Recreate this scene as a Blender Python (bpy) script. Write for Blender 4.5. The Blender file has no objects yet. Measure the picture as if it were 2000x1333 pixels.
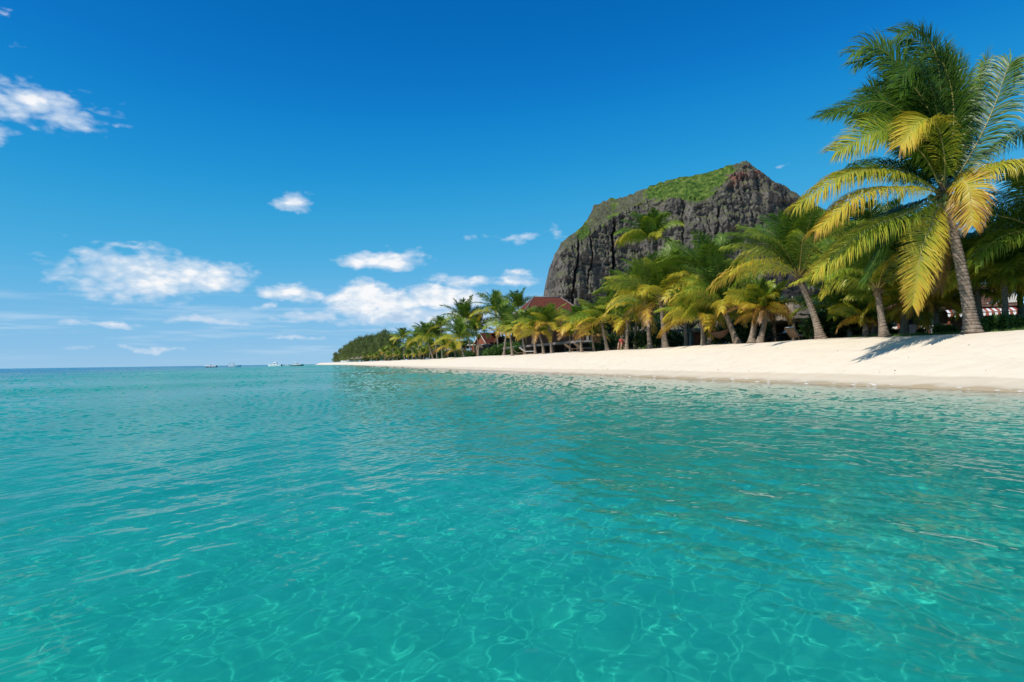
import bpy, math, random
import numpy as np
from mathutils import Matrix, Vector, noise as mnoise
R = math.radians
sc = bpy.context.scene
col = sc.collection

# ------------------------------------------------------------------ camera
FPX = 1333.333                       # focal length in pixels of the 2000 px wide photograph
CAM_H = 1.0
cam = bpy.data.cameras.new('camera')
cam_ob = bpy.data.objects.new('camera', cam)
col.objects.link(cam_ob)
cam.lens = 24.0
cam.sensor_width = 36.0
cam.clip_start = 0.05
cam.clip_end = 60000
CM = Matrix.Rotation(math.pi / 2 + math.atan(39.7 / FPX), 4, 'X') @ Matrix.Rotation(-0.0143, 4, 'Z')
CM.translation = (0, 0, CAM_H)
cam_ob.matrix_world = CM
sc.camera = cam_ob

# ------------------------------------------------------------------ sky, sun, exposure
SUN_EL, SUN_AZ = R(45.5), R(-126)      # azimuth from +Y, clockwise
SUN_DIR = Vector((math.sin(SUN_AZ) * math.cos(SUN_EL), math.cos(SUN_AZ) * math.cos(SUN_EL), math.sin(SUN_EL)))
world = bpy.data.worlds.new('World')
sc.world = world
world.use_nodes = True
WN = world.node_tree


class NT:
    """small helper for writing node trees as expressions"""
    def __init__(self, tree):
        self.t = tree

    def n(self, kind, **kw):
        nd = self.t.nodes.new(kind)
        for k, v in kw.items():
            setattr(nd, k, v)
        return nd

    def put(self, sock, v):
        if isinstance(v, bpy.types.NodeSocket):
            self.t.links.new(v, sock)
        elif v is not None:
            sock.default_value = v

    def m(self, op, a, b=None, c=None, clamp=False):
        nd = self.n('ShaderNodeMath', operation=op, use_clamp=clamp)
        for i, v in enumerate((a, b, c)):
            if v is not None:
                self.put(nd.inputs[i], v)
        return nd.outputs[0]

    def vm(self, op, a, b=None, s=None):
        nd = self.n('ShaderNodeVectorMath', operation=op)
        self.put(nd.inputs[0], a)
        if b is not None:
            self.put(nd.inputs[1], b)
        if s is not None:
            self.put(nd.inputs['Scale'], s)
        return nd.outputs['Value'] if op in ('LENGTH', 'DOT_PRODUCT', 'DISTANCE') else nd.outputs[0]

    def xyz(self, x, y, z):
        nd = self.n('ShaderNodeCombineXYZ')
        for i, v in enumerate((x, y, z)):
            self.put(nd.inputs[i], v)
        return nd.outputs[0]

    def sep(self, v):
        nd = self.n('ShaderNodeSeparateXYZ')
        self.put(nd.inputs[0], v)
        return nd.outputs

    def noise(self, vec, scale, detail=4, rough=0.55, dist=0.0):
        nd = self.n('ShaderNodeTexNoise')
        self.put(nd.inputs['Vector'], vec)
        nd.inputs['Scale'].default_value = scale
        nd.inputs['Detail'].default_value = detail
        nd.inputs['Roughness'].default_value = rough
        nd.inputs['Distortion'].default_value = dist
        return nd.outputs['Fac']

    def noisec(self, vec, scale, detail=3):
        nd = self.n('ShaderNodeTexNoise')
        self.put(nd.inputs['Vector'], vec)
        nd.inputs['Scale'].default_value = scale
        nd.inputs['Detail'].default_value = detail
        return nd.outputs['Color']

    def sm(self, v, lo, hi, a=0.0, b=1.0, kind='SMOOTHSTEP'):
        nd = self.n('ShaderNodeMapRange', interpolation_type=kind)
        self.put(nd.inputs[0], v)
        for i, q in enumerate((lo, hi, a, b)):
            nd.inputs[i + 1].default_value = q
        return nd.outputs[0]

    def mix(self, f, a, b, blend='MIX'):
        nd = self.n('ShaderNodeMix', data_type='RGBA', blend_type=blend)
        self.put(nd.inputs[0], f)
        for sock, v in ((nd.inputs[6], a), (nd.inputs[7], b)):
            self.put(sock, tuple(v) + (1,) if isinstance(v, (tuple, list)) and len(v) == 3 else v)
        return nd.outputs[2]

    def mixs(self, f, a, b):
        nd = self.n('ShaderNodeMixShader')
        self.put(nd.inputs[0], f)
        self.t.links.new(a, nd.inputs[1])
        self.t.links.new(b, nd.inputs[2])
        return nd.outputs[0]

    def ramp(self, f, stops, interp='LINEAR'):
        nd = self.n('ShaderNodeValToRGB')
        cr = nd.color_ramp
        cr.interpolation = interp
        while len(cr.elements) < len(stops):
            cr.elements.new(0.5)
        for e, (p, c) in zip(cr.elements, stops):
            e.position = p
            e.color = tuple(c) + (1,) if len(c) == 3 else c
        self.put(nd.inputs[0], f)
        return nd.outputs[0]

    def bump(self, h, strength, dist):
        nd = self.n('ShaderNodeBump')
        nd.inputs['Strength'].default_value = strength
        nd.inputs['Distance'].default_value = dist
        self.put(nd.inputs['Height'], h)
        return nd.outputs[0]


def build_world():
    t = NT(WN)
    bg = WN.nodes['Background']
    sky = t.n('ShaderNodeTexSky', sky_type='NISHITA')
    sky.sun_disc = False
    sky.sun_elevation = SUN_EL
    sky.sun_rotation = SUN_AZ
    sky.air_density, sky.dust_density, sky.ozone_density = 0.6, 0.0, 8.0
    # photographic grade of the clear sky (polarised, saturated blue)
    s01 = t.vm('SCALE', sky.outputs[0], s=0.1)
    cv = t.n('ShaderNodeRGBCurve')
    pts = ([(0, 0), (.053, .004), (.068, .012), (.109, .06), (.222, .20), (.363, .27), (1, .6)],
           [(0, 0), (.109, .165), (.14, .25), (.219, .385), (.402, .50), (.56, .54), (1, .75)],
           [(0, 0), (.256, .52), (.319, .625), (.459, .71), (.672, .79), (.739, .80), (1, .9)])
    for c, pl in zip(cv.mapping.curves, pts):
        while len(c.points) < len(pl):
            c.points.new(0.5, 0.5)
        for p, q in zip(c.points, pl):
            p.location = q
    cv.mapping.update()
    WN.links.new(s01, cv.inputs['Color'])
    base = cv.outputs[0]
    # ---- clouds: directions on the sky, azimuth u (radians, + right) and elevation v
    tc = t.n('ShaderNodeTexCoord').outputs['Generated']
    x, y, z = t.sep(tc)
    u = t.m('ARCTAN2', x, y)
    v = t.m('DIVIDE', z, t.m('SQRT', t.m('ADD', t.m('MULTIPLY', x, x), t.m('MULTIPLY', y, y))))
    uv = t.xyz(u, t.m('MULTIPLY', v, 1.9), 0.0)
    big = t.noise(uv, 9, 2, 0.5)
    fine = t.noise(uv, 24, 7, 0.62)
    wob = t.vm('ADD', uv, t.vm('SCALE', t.noisec(uv, 34, 2), s=0.03))
    pf = None
    for sc2, wgt in ((26, .6), (62, .4)):
        vo = t.n('ShaderNodeTexVoronoi', feature='F1', voronoi_dimensions='2D')
        vo.inputs['Scale'].default_value = sc2
        t.put(vo.inputs['Vector'], wob)
        q = t.m('MULTIPLY', t.m('SUBTRACT', 1.0, vo.outputs['Distance']), wgt)
        pf = q if pf is None else t.m('ADD', pf, q)
    uv2 = t.vm('ADD', uv, (-0.010, 0.016, 0.0))
    fine2 = t.noise(uv2, 24, 3, 0.6)
    wu = t.m('ADD', u, t.m('MULTIPLY', t.m('SUBTRACT', t.noise(uv, 14, 4, 0.6), 0.5), 0.055))
    wv = t.m('ADD', v, t.m('MULTIPLY', t.m('SUBTRACT', t.noise(t.vm('ADD', uv, (3.1, 7.7, 0)), 14, 4, 0.6), 0.5), 0.035))
    def ang(px, py):
        d = CM.to_3x3() @ Vector((px - 1000, 666.5 - py, -FPX))
        return math.atan2(d.x, d.y), d.z / math.hypot(d.x, d.y)
    # px, py, half width px, half height up px, half height down px, density
    clouds = [(60, 212, 150, 50, 36, .62), (-40, 262, 70, 26, 22, .5), (290, 548, 185, 56, 40, .85),
              (255, 482, 90, 15, 10, .42), (415, 548, 66, 36, 36, .9), (572, 398, 38, 24, 16, .66),
              (745, 514, 84, 26, 18, 1.0), (566, 574, 58, 20, 16, .95), (512, 603, 26, 10, 10, .45),
              (700, 592, 62, 40, 34, 1.7), (772, 594, 46, 26, 30, 1.5), (865, 584, 78, 28, 22, 1.7),
              (770, 622, 140, 26, 18, .85), (900, 550, 70, 16, 12, .6), (1000, 555, 42, 16, 13, .9),
              (1012, 537, 22, 12, 9, .9), (1000, 465, 100, 14, 12, .30), (1083, 456, 18, 18, 20, .45),
              (610, 620, 66, 18, 15, .62), (420, 630, 100, 11, 9, .55), (210, 634, 80, 9, 7, .55),
              (300, 682, 60, 8, 6, .6), (150, 683, 50, 7, 6, .36), (890, 626, 150, 30, 22, .8),
              (20, 90, 70, 24, 20, .22), (10, 30, 24, 10, 8, .3), (1525, 330, 30, 12, 8, .25), (580, 662, 60, 7, 6, .4),
              (-700, 420, 160, 50, 40, .8), (-1500, 480, 200, 50, 40, .8), (3300, 480, 200, 60, 40, .8)]
    best = None
    wp = t.xyz(wu, wv, 0.0)
    for (px, py, hw, hu, hd, den) in clouds:
        cu, cv_ = ang(px, py + (hd - hu) * 0.5)
        hw, hu, hd = hw * 1.22, hu * 1.2, hd * 1.2
        au = hw / FPX * math.cos(cu) ** 2
        bv = 0.5 * (hu + hd) / FPX * abs(math.cos(cu))
        q = t.n('ShaderNodeVectorMath', operation='MULTIPLY_ADD')
        t.put(q.inputs[0], wp)
        q.inputs[1].default_value = (1 / au, 1 / bv, 0)
        q.inputs[2].default_value = (-cu / au, -cv_ / bv, 0)
        e = t.m('MULTIPLY_ADD', t.vm('LENGTH', q.outputs[0]), -max(den, 0.5), den)
        best = e if best is None else t.m('MAXIMUM', best, e)
    best = t.m('MAXIMUM', best, -1.2)
    f = t.m('ADD', best, t.m('ADD', t.m('MULTIPLY', t.m('SUBTRACT', fine, 0.52), 0.85), t.m('MULTIPLY', t.m('SUBTRACT', pf, 0.58), 0.55)))
    a = t.sm(f, 0.0, 0.4)
    # thin layered veil low over the sea, all round
    veil = t.noise(t.xyz(t.m('MULTIPLY', u, 3.0), t.m('MULTIPLY', v, 42.0), 2.0), 2.2, 4, 0.6)
    vb = t.m('MULTIPLY', t.sm(v, 0.0, 0.03), t.sm(v, 0.13, 0.05))
    a2 = t.m('MULTIPLY', t.sm(veil, 0.47, 0.78), t.m('MULTIPLY', vb, 0.55))
    # lit crowns and greyer bases
    lit = t.m('ADD', t.m('ADD', t.m('MULTIPLY', t.m('SUBTRACT', fine, fine2), 2.2), t.m('MULTIPLY', t.m('SUBTRACT', pf, .58), 0.7)), t.m('ADD', 0.66, t.m('MULTIPLY', t.m('SUBTRACT', big, .5), 0.7)))
    lit = t.m('SUBTRACT', lit, t.sm(v, 0.088, 0.052, 0.0, 0.42))
    dense = t.sm(f, 0.25, 0.75)
    cloudc = t.ramp(lit, [(0.0, (.45, .60, .80)), (0.45, (.72, .81, .91)), (0.85, (.97, .97, .98))])
    cloudc = t.mix(dense, (.62, .74, .89), cloudc)
    c = t.mix(a2, base, (.58, .73, .90))
    c = t.mix(t.m('MULTIPLY', a, t.m('ADD', 0.62, t.m('MULTIPLY', dense, 0.34))), c, cloudc)
    # strength 0.1 belongs to the Sky Texture (applied above), so the graded result leaves at 1
    c = t.vm('SCALE', c, s=10.0)
    WN.links.new(c, bg.inputs['Color'])
    bg.inputs['Strength'].default_value = 0.1


build_world()
sun = bpy.data.lights.new('sun', 'SUN')
sun.energy = 4.8
sun.angle = R(0.53)
sun.color = (1.0, 0.95, 0.87)
sun.cycles.is_caustics_light = True
sun_ob = bpy.data.objects.new('sun', sun)
sun_ob.rotation_euler = SUN_DIR.to_track_quat('Z', 'Y').to_euler()
sun_ob.location = SUN_DIR * 100
col.objects.link(sun_ob)
vs = sc.view_settings
vs.view_transform = 'Standard'
vs.look = 'None'
vs.exposure = 0.0
vs.gamma = 1.0
vs.use_curve_mapping = False
sc.cycles.use_denoising = True
sc.cycles.max_bounces = 10
sc.cycles.transparent_max_bounces = 12
sc.cycles.diffuse_bounces = 3
sc.cycles.glossy_bounces = 3
sc.cycles.transmission_bounces = 6
sc.cycles.sample_clamp_indirect = 4.0
sc.cycles.blur_glossy = 0.2

# ------------------------------------------------------------------ place and helpers
# The waterline is a nearly straight line; t runs along it into the distance, n runs inland.
SH0 = np.array([12.8, 17.0])
SA = np.array([-0.2602, 0.9656])
SB = np.array([0.9656, 0.2602])
N_CAM = -float(SH0 @ SB)


def tn(x, y):
    d0, d1 = x - SH0[0], y - SH0[1]
    return d0 * SA[0] + d1 * SA[1], d0 * SB[0] + d1 * SB[1]


def wig(t):
    t = np.asarray(t, float)
    w = 0.22 * np.sin(t / 4.3 + 1) + 0.3 * np.sin(t / 11.0) + 0.5 * np.sin(t / 37.0 + 2)
    far = np.clip((t - 330) / 500.0, 0, 1.4)
    return w - 19 * far * far


PN = np.array([-30000, -4000, -900, -300, -120, -60, -30, -17, -9, -4, -1.5, 0, 1.0, 2, 3.5, 5, 6.5, 7.6, 9, 14, 40, 200, 1200, 9000.])
PZ = np.array([-9, -8, -6, -4.3, -3.1, -2.3, -1.65, -1.2, -.78, -.40, -.15, 0, .13, .30, .72, 1.2, 1.62, 1.84, 1.92, 1.98, 2.15, 3, 6, 6.])


def ground_z(x, y):
    t, n = tn(np.asarray(x, float), np.asarray(y, float))
    n = n - wig(t)
    z = np.interp(n, PN, PZ)
    dune = np.clip((n - 4) / 4, 0, 1)
    z = z + dune * (0.03 * np.sin(t / 2.1 + 0.7 * np.sin(n / 2)) + 0.03 * np.sin(t / 5.3 + n / 3) + 0.05 * np.sin(t / 17 + 1))
    z = z + np.clip((t - 180) / 500, 0, 1) * np.clip(n / 12, 0, 1) * 0.8
    return z


def gz(x, y):
    return float(ground_z(x, y))


CR = CM.to_3x3()


def ray(px, py):
    return (CR @ Vector((px - 1000, 666.5 - py, -FPX))).normalized()


def base_at(px, n):
    """ground point in the photograph's column px that lies n metres inland of the waterline"""
    k = (px - 1000) / FPX
    Y = (n - N_CAM) / (k * SB[0] + SB[1])
    x = y = 0
    for _ in range(12):
        t, _n = tn(k * Y, Y)
        Y = (n + float(wig(t)) - N_CAM) / (k * SB[0] + SB[1])
    for _ in range(4):                       # roll of the camera: column of the ground point itself
        z = gz(k * Y, Y)
        p = CR.transposed() @ Vector((k * Y, Y, z - CAM_H))
        k += (px - 1000) / FPX - p.x / -p.z
    return Vector((k * Y, Y, gz(k * Y, Y)))


def at(px, py, Y):
    d = ray(px, py)
    return Vector((0, 0, CAM_H)) + d * (Y / d.y)


def tag(o, label=None, cat=None, group=None, kind=None):
    if label:
        o['label'] = label
    if cat:
        o['category'] = cat
    if group:
        o['group'] = group
    if kind:
        o['kind'] = kind
    return o


def empty(name, loc, rz=0.0, label=None, cat=None, group=None):
    o = bpy.data.objects.new(name, None)
    o.empty_display_size = 0.2
    o.location = loc
    o.rotation_euler = (0, 0, rz)
    col.objects.link(o)
    return tag(o, label, cat, group)


def np_mesh(name, v, f, mats=(), smooth=True, mi=None, attrs=None):
    """v (N,3), f (M,4) or list of index tuples"""
    me = bpy.data.meshes.new(name)
    v = np.asarray(v, np.float32)
    if isinstance(f, np.ndarray):
        k = f.shape[1]
        me.vertices.add(len(v))
        me.vertices.foreach_set('co', v.ravel())
        me.loops.add(f.size)
        me.loops.foreach_set('vertex_index', f.ravel().astype(np.int32))
        me.polygons.add(len(f))
        me.polygons.foreach_set('loop_start', np.arange(0, f.size, k, dtype=np.int32))
        me.update(calc_edges=True)
    else:
        me.from_pydata([tuple(map(float, q)) for q in v], [], [tuple(map(int, q)) for q in f])
        me.update()
    me.polygons.foreach_set('use_smooth', np.full(len(me.polygons), smooth, bool))
    for mt in mats:
        me.materials.append(mt)
    if mi is not None:
        me.polygons.foreach_set('material_index', np.asarray(mi, np.int32))
    for an, av in (attrs or {}).items():
        at_ = me.attributes.new(an, 'FLOAT', 'POINT')
        at_.data.foreach_set('value', np.asarray(av, np.float32))
    return me


def link(name, me, parent=None, loc=None):
    o = bpy.data.objects.new(name, me)
    col.objects.link(o)
    if parent is not None:
        o.parent = parent
    if loc is not None:
        o.location = loc
    return o


def grid_faces(nr, nc, wrap=False):
    idx = np.arange(nr * nc).reshape(nr, nc)
    if wrap:
        idx = np.concatenate([idx, idx[:, :1]], 1)
    return np.stack([idx[:-1, :-1], idx[:-1, 1:], idx[1:, 1:], idx[1:, :-1]], -1).reshape(-1, 4)


class MB:
    """collects simple solids into one mesh"""
    def __init__(self):
        self.v, self.f, self.mi = [], [], []

    def add(self, v, f, mi=0):
        o = len(self.v)
        self.v += [tuple(q) for q in v]
        self.f += [tuple(i + o for i in q) for q in f]
        self.mi += [mi] * len(f)

    def box(self, c, s, rz=0.0, mi=0, taper=1.0, rx=0.0, ry=0.0):
        M = Matrix.Translation(c) @ Matrix.Rotation(rz, 4, 'Z') @ Matrix.Rotation(ry, 4, 'Y') @ Matrix.Rotation(rx, 4, 'X')
        v = []
        for dz in (-.5, .5):
            k = 1.0 if dz < 0 else taper
            for dx, dy in ((-.5, -.5), (.5, -.5), (.5, .5), (-.5, .5)):
                v.append(M @ Vector((dx * s[0] * k, dy * s[1] * k, dz * s[2])))
        self.add(v, [(0, 3, 2, 1), (4, 5, 6, 7), (0, 1, 5, 4), (1, 2, 6, 5), (2, 3, 7, 6), (3, 0, 4, 7)], mi)

    def tube(self, pts, radii, seg=8, mi=0, cap=True):
        pts = [Vector(p) for p in pts]
        if not hasattr(radii, '__len__'):
            radii = [radii] * len(pts)
        v = []
        up = None
        for i, p in enumerate(pts):
            d = (pts[min(i + 1, len(pts) - 1)] - pts[max(i - 1, 0)]).normalized()
            if up is None:
                up = Vector((0, 1, 0)) if abs(d.y) < 0.9 else Vector((1, 0, 0))
            a = d.cross(up).normalized()
            up = a.cross(d).normalized()
            for k in range(seg):
                th = 2 * math.pi * k / seg
                v.append(p + (a * math.cos(th) + up * math.sin(th)) * radii[i])
        f = []
        for i in range(len(pts) - 1):
            for k in range(seg):
                f.append((i * seg + k, i * seg + (k + 1) % seg, (i + 1) * seg + (k + 1) % seg, (i + 1) * seg + k))
        if cap:
            f.append(tuple(range(seg))[::-1])
            f.append(tuple((len(pts) - 1) * seg + k for k in range(seg)))
        self.add(v, f, mi)

    def ball(self, c, r, seg=8, rings=6, mi=0):
        r = Vector(r) if hasattr(r, '__len__') else Vector((r, r, r))
        v = [(c[0], c[1], c[2] - r.z)]
        for i in range(1, rings):
            ph = math.pi * i / rings
            for k in range(seg):
                th = 2 * math.pi * k / seg
                v.append((c[0] + r.x * math.sin(ph) * math.cos(th), c[1] + r.y * math.sin(ph) * math.sin(th), c[2] - r.z * math.cos(ph)))
        v.append((c[0], c[1], c[2] + r.z))
        f = [(0, 1 + (k + 1) % seg, 1 + k) for k in range(seg)]
        for i in range(rings - 2):
            for k in range(seg):
                a, b = 1 + i * seg + k, 1 + i * seg + (k + 1) % seg
                f.append((a, b, b + seg, a + seg))
        o = 1 + (rings - 2) * seg
        f += [(o + k, o + (k + 1) % seg, len(v) - 1) for k in range(seg)]
        self.add(v, f, mi)

    def build(self, name, mats, parent=None, smooth=False, loc=None):
        me = np_mesh(name, self.v, self.f, mats if isinstance(mats, (list, tuple)) else [mats], smooth, self.mi)
        return link(name, me, parent, loc)


def new_mat(name):
    m = bpy.data.materials.new(name)
    m.use_nodes = True
    return m, NT(m.node_tree), m.node_tree.nodes['Principled BSDF']


def plain(name, c, rough=0.7, var=0.25, scale=6.0, bump=0.0, spec=0.3, stretch=(1, 1, 1), metal=0.0):
    """solid colour with grain, blotches and a little relief"""
    m, t, p = new_mat(name)
    tc = t.n('ShaderNodeTexCoord').outputs['Object']
    q = t.vm('MULTIPLY', tc, stretch)
    nz = t.noise(q, scale, 6, 0.65)
    dark = tuple(k * (1 - var) for k in c)
    light = tuple(min(1, k * (1 + var)) for k in c)
    cc = t.ramp(nz, [(0.25, dark), (0.75, light)])
    t.put(p.inputs['Base Color'], cc)
    p.inputs['Roughness'].default_value = rough
    p.inputs['Specular IOR Level'].default_value = spec
    p.inputs['Metallic'].default_value = metal
    if bump:
        t.put(p.inputs['Normal'], t.bump(t.noise(q, scale * 4, 5, 0.7), bump, 0.02))
    return m


# ------------------------------------------------------------------ beach and sea bed
def sand_material():
    m, t, p = new_mat('sand')
    g = t.n('ShaderNodeNewGeometry')
    pos = g.outputs['Position']
    z = t.sep(pos)[2]
    zz = t.m('ADD', z, t.m('MULTIPLY', t.m('SUBTRACT', t.noise(pos, 0.55, 4, 0.6), 0.5), 0.22))
    nz = t.noise(pos, 1.3, 6, 0.6)
    grain = t.noise(pos, 55, 3, 0.7)
    dry = t.ramp(nz, [(0.3, (.74, .64, .485)), (0.7, (.82, .72, .56))])
    dry = t.mix(t.sm(grain, .3, .75), t.mix(0.5, dry, (.60, .50, .39)), dry)
    damp = t.ramp(nz, [(0.3, (.62, .525, .38)), (0.7, (.69, .59, .44))])
    soaked = (.56, .44, .275)
    c = t.mix(t.sm(zz, 0.05, 0.075), soaked, damp)
    c = t.mix(t.sm(zz, 0.30, 0.335), c, dry)
    bed = t.ramp(t.noise(pos, 0.6, 5, 0.6), [(0.3, (.46, .42, .32)), (0.7, (.78, .72, .58))])
    c = t.mix(t.sm(z, -0.25, 0.0), bed, c)
    t.put(p.inputs['Base Color'], c)
    wet = t.sm(zz, 0.05, 0.16)
    t.put(p.inputs['Roughness'], t.m('ADD', 0.35, t.m('MULTIPLY', wet, 0.6)))
    t.put(p.inputs['Specular IOR Level'], t.m('SUBTRACT', 0.45, t.m('MULTIPLY', wet, 0.40)))
    foot = t.noise(pos, 2.6, 4, 0.6)
    vo = t.n('ShaderNodeTexVoronoi', feature='F1')
    vo.inputs['Scale'].default_value = 2.3
    t.put(vo.inputs['Vector'], t.vm('ADD', pos, t.vm('SCALE', t.noisec(pos, 1.5, 2), s=0.6)))
    dimple = t.m('MULTIPLY', t.sm(vo.outputs['Distance'], 0.05, 0.22), t.sm(t.noise(pos, 0.25, 2), .42, .6))
    rel = t.m('ADD', t.m('ADD', t.m('MULTIPLY', foot, 1.0), t.m('MULTIPLY', dimple, 0.5)), t.m('MULTIPLY', grain, 0.12))
    hgt = t.m('MULTIPLY', rel, t.sm(zz, 0.3, 0.7, 0.05, 1.0))
    t.put(p.inputs['Normal'], t.bump(hgt, 0.7, 0.06))
    return m


def build_ground():
    tt = np.concatenate([-np.geomspace(9000, 30, 24), np.linspace(-25, 60, 260), np.geomspace(60.5, 900, 260)[1:], np.geomspace(920, 30000, 26)])
    nn = np.concatenate([-np.geomspace(30000, 32, 40), np.linspace(-31, -1, 50), np.linspace(-0.9, 13, 110), np.geomspace(13.3, 9000, 40)])
    T, N = np.meshgrid(tt, nn, indexing='ij')
    N2 = N + np.where(np.abs(N) < 40, wig(T), wig(T) * np.exp(-(np.abs(N) - 40) / 200))
    X = SH0[0] + T * SA[0] + N2 * SB[0]
    Y = SH0[1] + T * SA[1] + N2 * SB[1]
    Z = ground_z(X, Y)
    rng = np.random.default_rng(5)
    near = np.clip((N - 1.5) / 2.5, 0, 1) * (N < 13)
    Z = Z + near * rng.normal(0, 0.003, Z.shape)
    v = np.stack([X, Y, Z], -1).reshape(-1, 3)
    me = np_mesh('beach', v, grid_faces(*X.shape)[:, ::-1], [sand_material()])
    o = link('beach', me)
    tag(o, kind='structure')
    o.cycles.is_caustics_receiver = True
    return o


build_ground()


# ------------------------------------------------------------------ sea
def water_material():
    m = bpy.data.materials.new('sea_water')
    m.use_nodes = True
    t = NT(m.node_tree)
    m.node_tree.nodes.clear()
    out = t.n('ShaderNodeOutputMaterial')
    at_ = t.n('ShaderNodeAttribute', attribute_name='depth')
    d = at_.outputs['Fac']
    # transmission of the water column below (Beer-Lambert, per crossing)
    comb = t.n('ShaderNodeCombineColor')
    for i, k in enumerate((.27, .86, .80)):
        t.put(comb.inputs[i], t.m('POWER', k, d))
    rf = t.n('ShaderNodeBsdfRefraction')
    t.put(rf.inputs['Color'], comb.outputs[0])
    rf.inputs['IOR'].default_value = 1.33
    rf.inputs['Roughness'].default_value = 0.0
    # light scattered back by the water itself, more with depth
    df = t.n('ShaderNodeBsdfDiffuse')
    t.put(df.inputs['Color'], t.mix(t.sm(d, 1.45, 2.9), (.014, .54, .42), (.004, .25, .43)))
    sc_ = t.m('SUBTRACT', 1.0, t.m('POWER', 0.66, d))
    body = t.mixs(sc_, rf.outputs[0], df.outputs[0])
    gl = t.n('ShaderNodeBsdfGlossy')
    rp = t.n('ShaderNodeAttribute', attribute_name='ripple').outputs['Fac']
    t.put(gl.inputs['Roughness'], t.m('ADD', 0.02, t.m('MULTIPLY', rp, 0.9)))
    fr = t.n('ShaderNodeFresnel')
    fr.inputs['IOR'].default_value = 1.165
    # rough water turns its facets to the viewer: less mirror at grazing angles
    fac = t.m('MULTIPLY', fr.outputs[0], t.sm(rp, 0.0, 0.09, 1.0, 0.52, 'LINEAR'))
    s = t.mixs(fac, body, gl.outputs[0])
    m.node_tree.links.new(s, out.inputs[0])
    return m


def build_sea():
    rng = np.random.default_rng(11)
    ang = np.concatenate([np.radians(np.linspace(-180, -47, 16)[:-1]), np.arctan(np.linspace(-1.02, 1.02, 860)), np.radians(np.linspace(47, 180, 16)[1:])])
    pix = np.concatenate([[1e6, 6000, 2600, 1500, 1000, 800], np.linspace(700, 14, 660), np.geomspace(13.4, 0.03, 70)])
    r = FPX * CAM_H / pix
    A, Rr = np.meshgrid(ang, r)
    X, Y = Rr * np.sin(A), Rr * np.cos(A)
    dr = np.gradient(r)[:, None] * np.ones_like(A)
    Z = np.zeros_like(X)
    SX, SY, SV = np.zeros_like(X), np.zeros_like(X), np.zeros_like(X)
    wd = R(-80)
    t, n = tn(X, Y)
    calm = np.interp(n - wig(t), [-400, -40, -10, -2, 0], [1.25, 1.0, .9, .5, .12])
    # patches of livelier and smoother water
    gust = 0.85 + 0.5 * np.sin(X / 7.3 + 1.3 * np.sin(Y / 11.0)) * np.sin(Y / 9.1 + np.sin(X / 5.0))
    for i in range(115):
        lam = 0.078 * (6.0 / 0.078) ** (rng.random() ** 1.15)
        th = wd + rng.normal() * (0.85 if lam < 0.8 else 0.5)
        k = 2 * math.pi / lam
        slope = (0.0085 if lam < 0.14 else 0.0105 if lam < 0.45 else 0.0086 if lam < 1.1 else 0.0045)
        ph = rng.random() * 6.283
        fade = np.clip((lam / np.maximum(dr, 0.02) - 2.2) / 2.5, 0, 1)
        amp = calm * (gust if lam < 1.0 else 1.0)
        arg = k * (X * math.sin(th) + Y * math.cos(th)) + ph + 0.6 * np.sin(X * 0.9 / lam ** .5 + i) * np.sin(Y * 0.8 / lam ** .5 - i)
        Z += fade * amp * slope / k * np.sin(arg)
        rest = 1 - fade
        SV += rest * (amp * slope) ** 2
        SX += rest * amp * slope * math.sin(th) * np.cos(arg)
        SY += rest * amp * slope * math.cos(th) * np.cos(arg)
    depth = np.maximum(Z - ground_z(X, Y), 0.0)
    v = np.stack([X, Y, Z], -1).reshape(-1, 3)
    me = np_mesh('sea', v, grid_faces(*X.shape), [water_material()], attrs={'depth': depth.ravel(), 'ripple': np.sqrt(SV).ravel()})
    # slopes of ripples finer than the far mesh go into its normals
    nv = np.empty(len(me.vertices) * 3, np.float32)
    me.vertex_normals.foreach_get('vector', nv)
    nv = nv.reshape(-1, 3)
    nv[:, 0] -= SX.ravel() * 1.5
    nv[:, 1] -= SY.ravel() * 1.5
    nv /= np.linalg.norm(nv, axis=1)[:, None]
    me.normals_split_custom_set_from_vertices(nv)
    o = link('sea', me)
    tag(o, kind='structure')
    o.cycles.is_caustics_caster = True
    return o


build_sea()


# ------------------------------------------------------------------ mountain
def vhash(ix, iy, seed):
    h = (ix.astype(np.int64) * 374761393 + iy.astype(np.int64) * 668265263 + seed * 1442695041) & 0xFFFFFFFF
    h = ((h ^ (h >> 13)) * 1274126177) & 0xFFFFFFFF
    return ((h ^ (h >> 16)) & 0xFFFF) / 65535.0


def vnoise(x, y, seed=0):
    ix, iy = np.floor(x), np.floor(y)
    fx, fy = x - ix, y - iy
    fx, fy = fx * fx * (3 - 2 * fx), fy * fy * (3 - 2 * fy)
    a, b = vhash(ix, iy, seed), vhash(ix + 1, iy, seed)
    c, d = vhash(ix, iy + 1, seed), vhash(ix + 1, iy + 1, seed)
    return (a * (1 - fx) + b * fx) * (1 - fy) + (c * (1 - fx) + d * fx) * fy


def fbm(x, y, seed=0, oct=5, gain=0.5, ridged=False):
    s, a, tot = 0, 1.0, 0
    for o in range(oct):
        q = vnoise(x * 2 ** o + 17.3 * o, y * 2 ** o - 9.1 * o, seed + o)
        if ridged:
            q = 1 - np.abs(2 * q - 1)
        s = s + a * q
        tot += a
        a *= gain
    return s / tot


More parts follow.
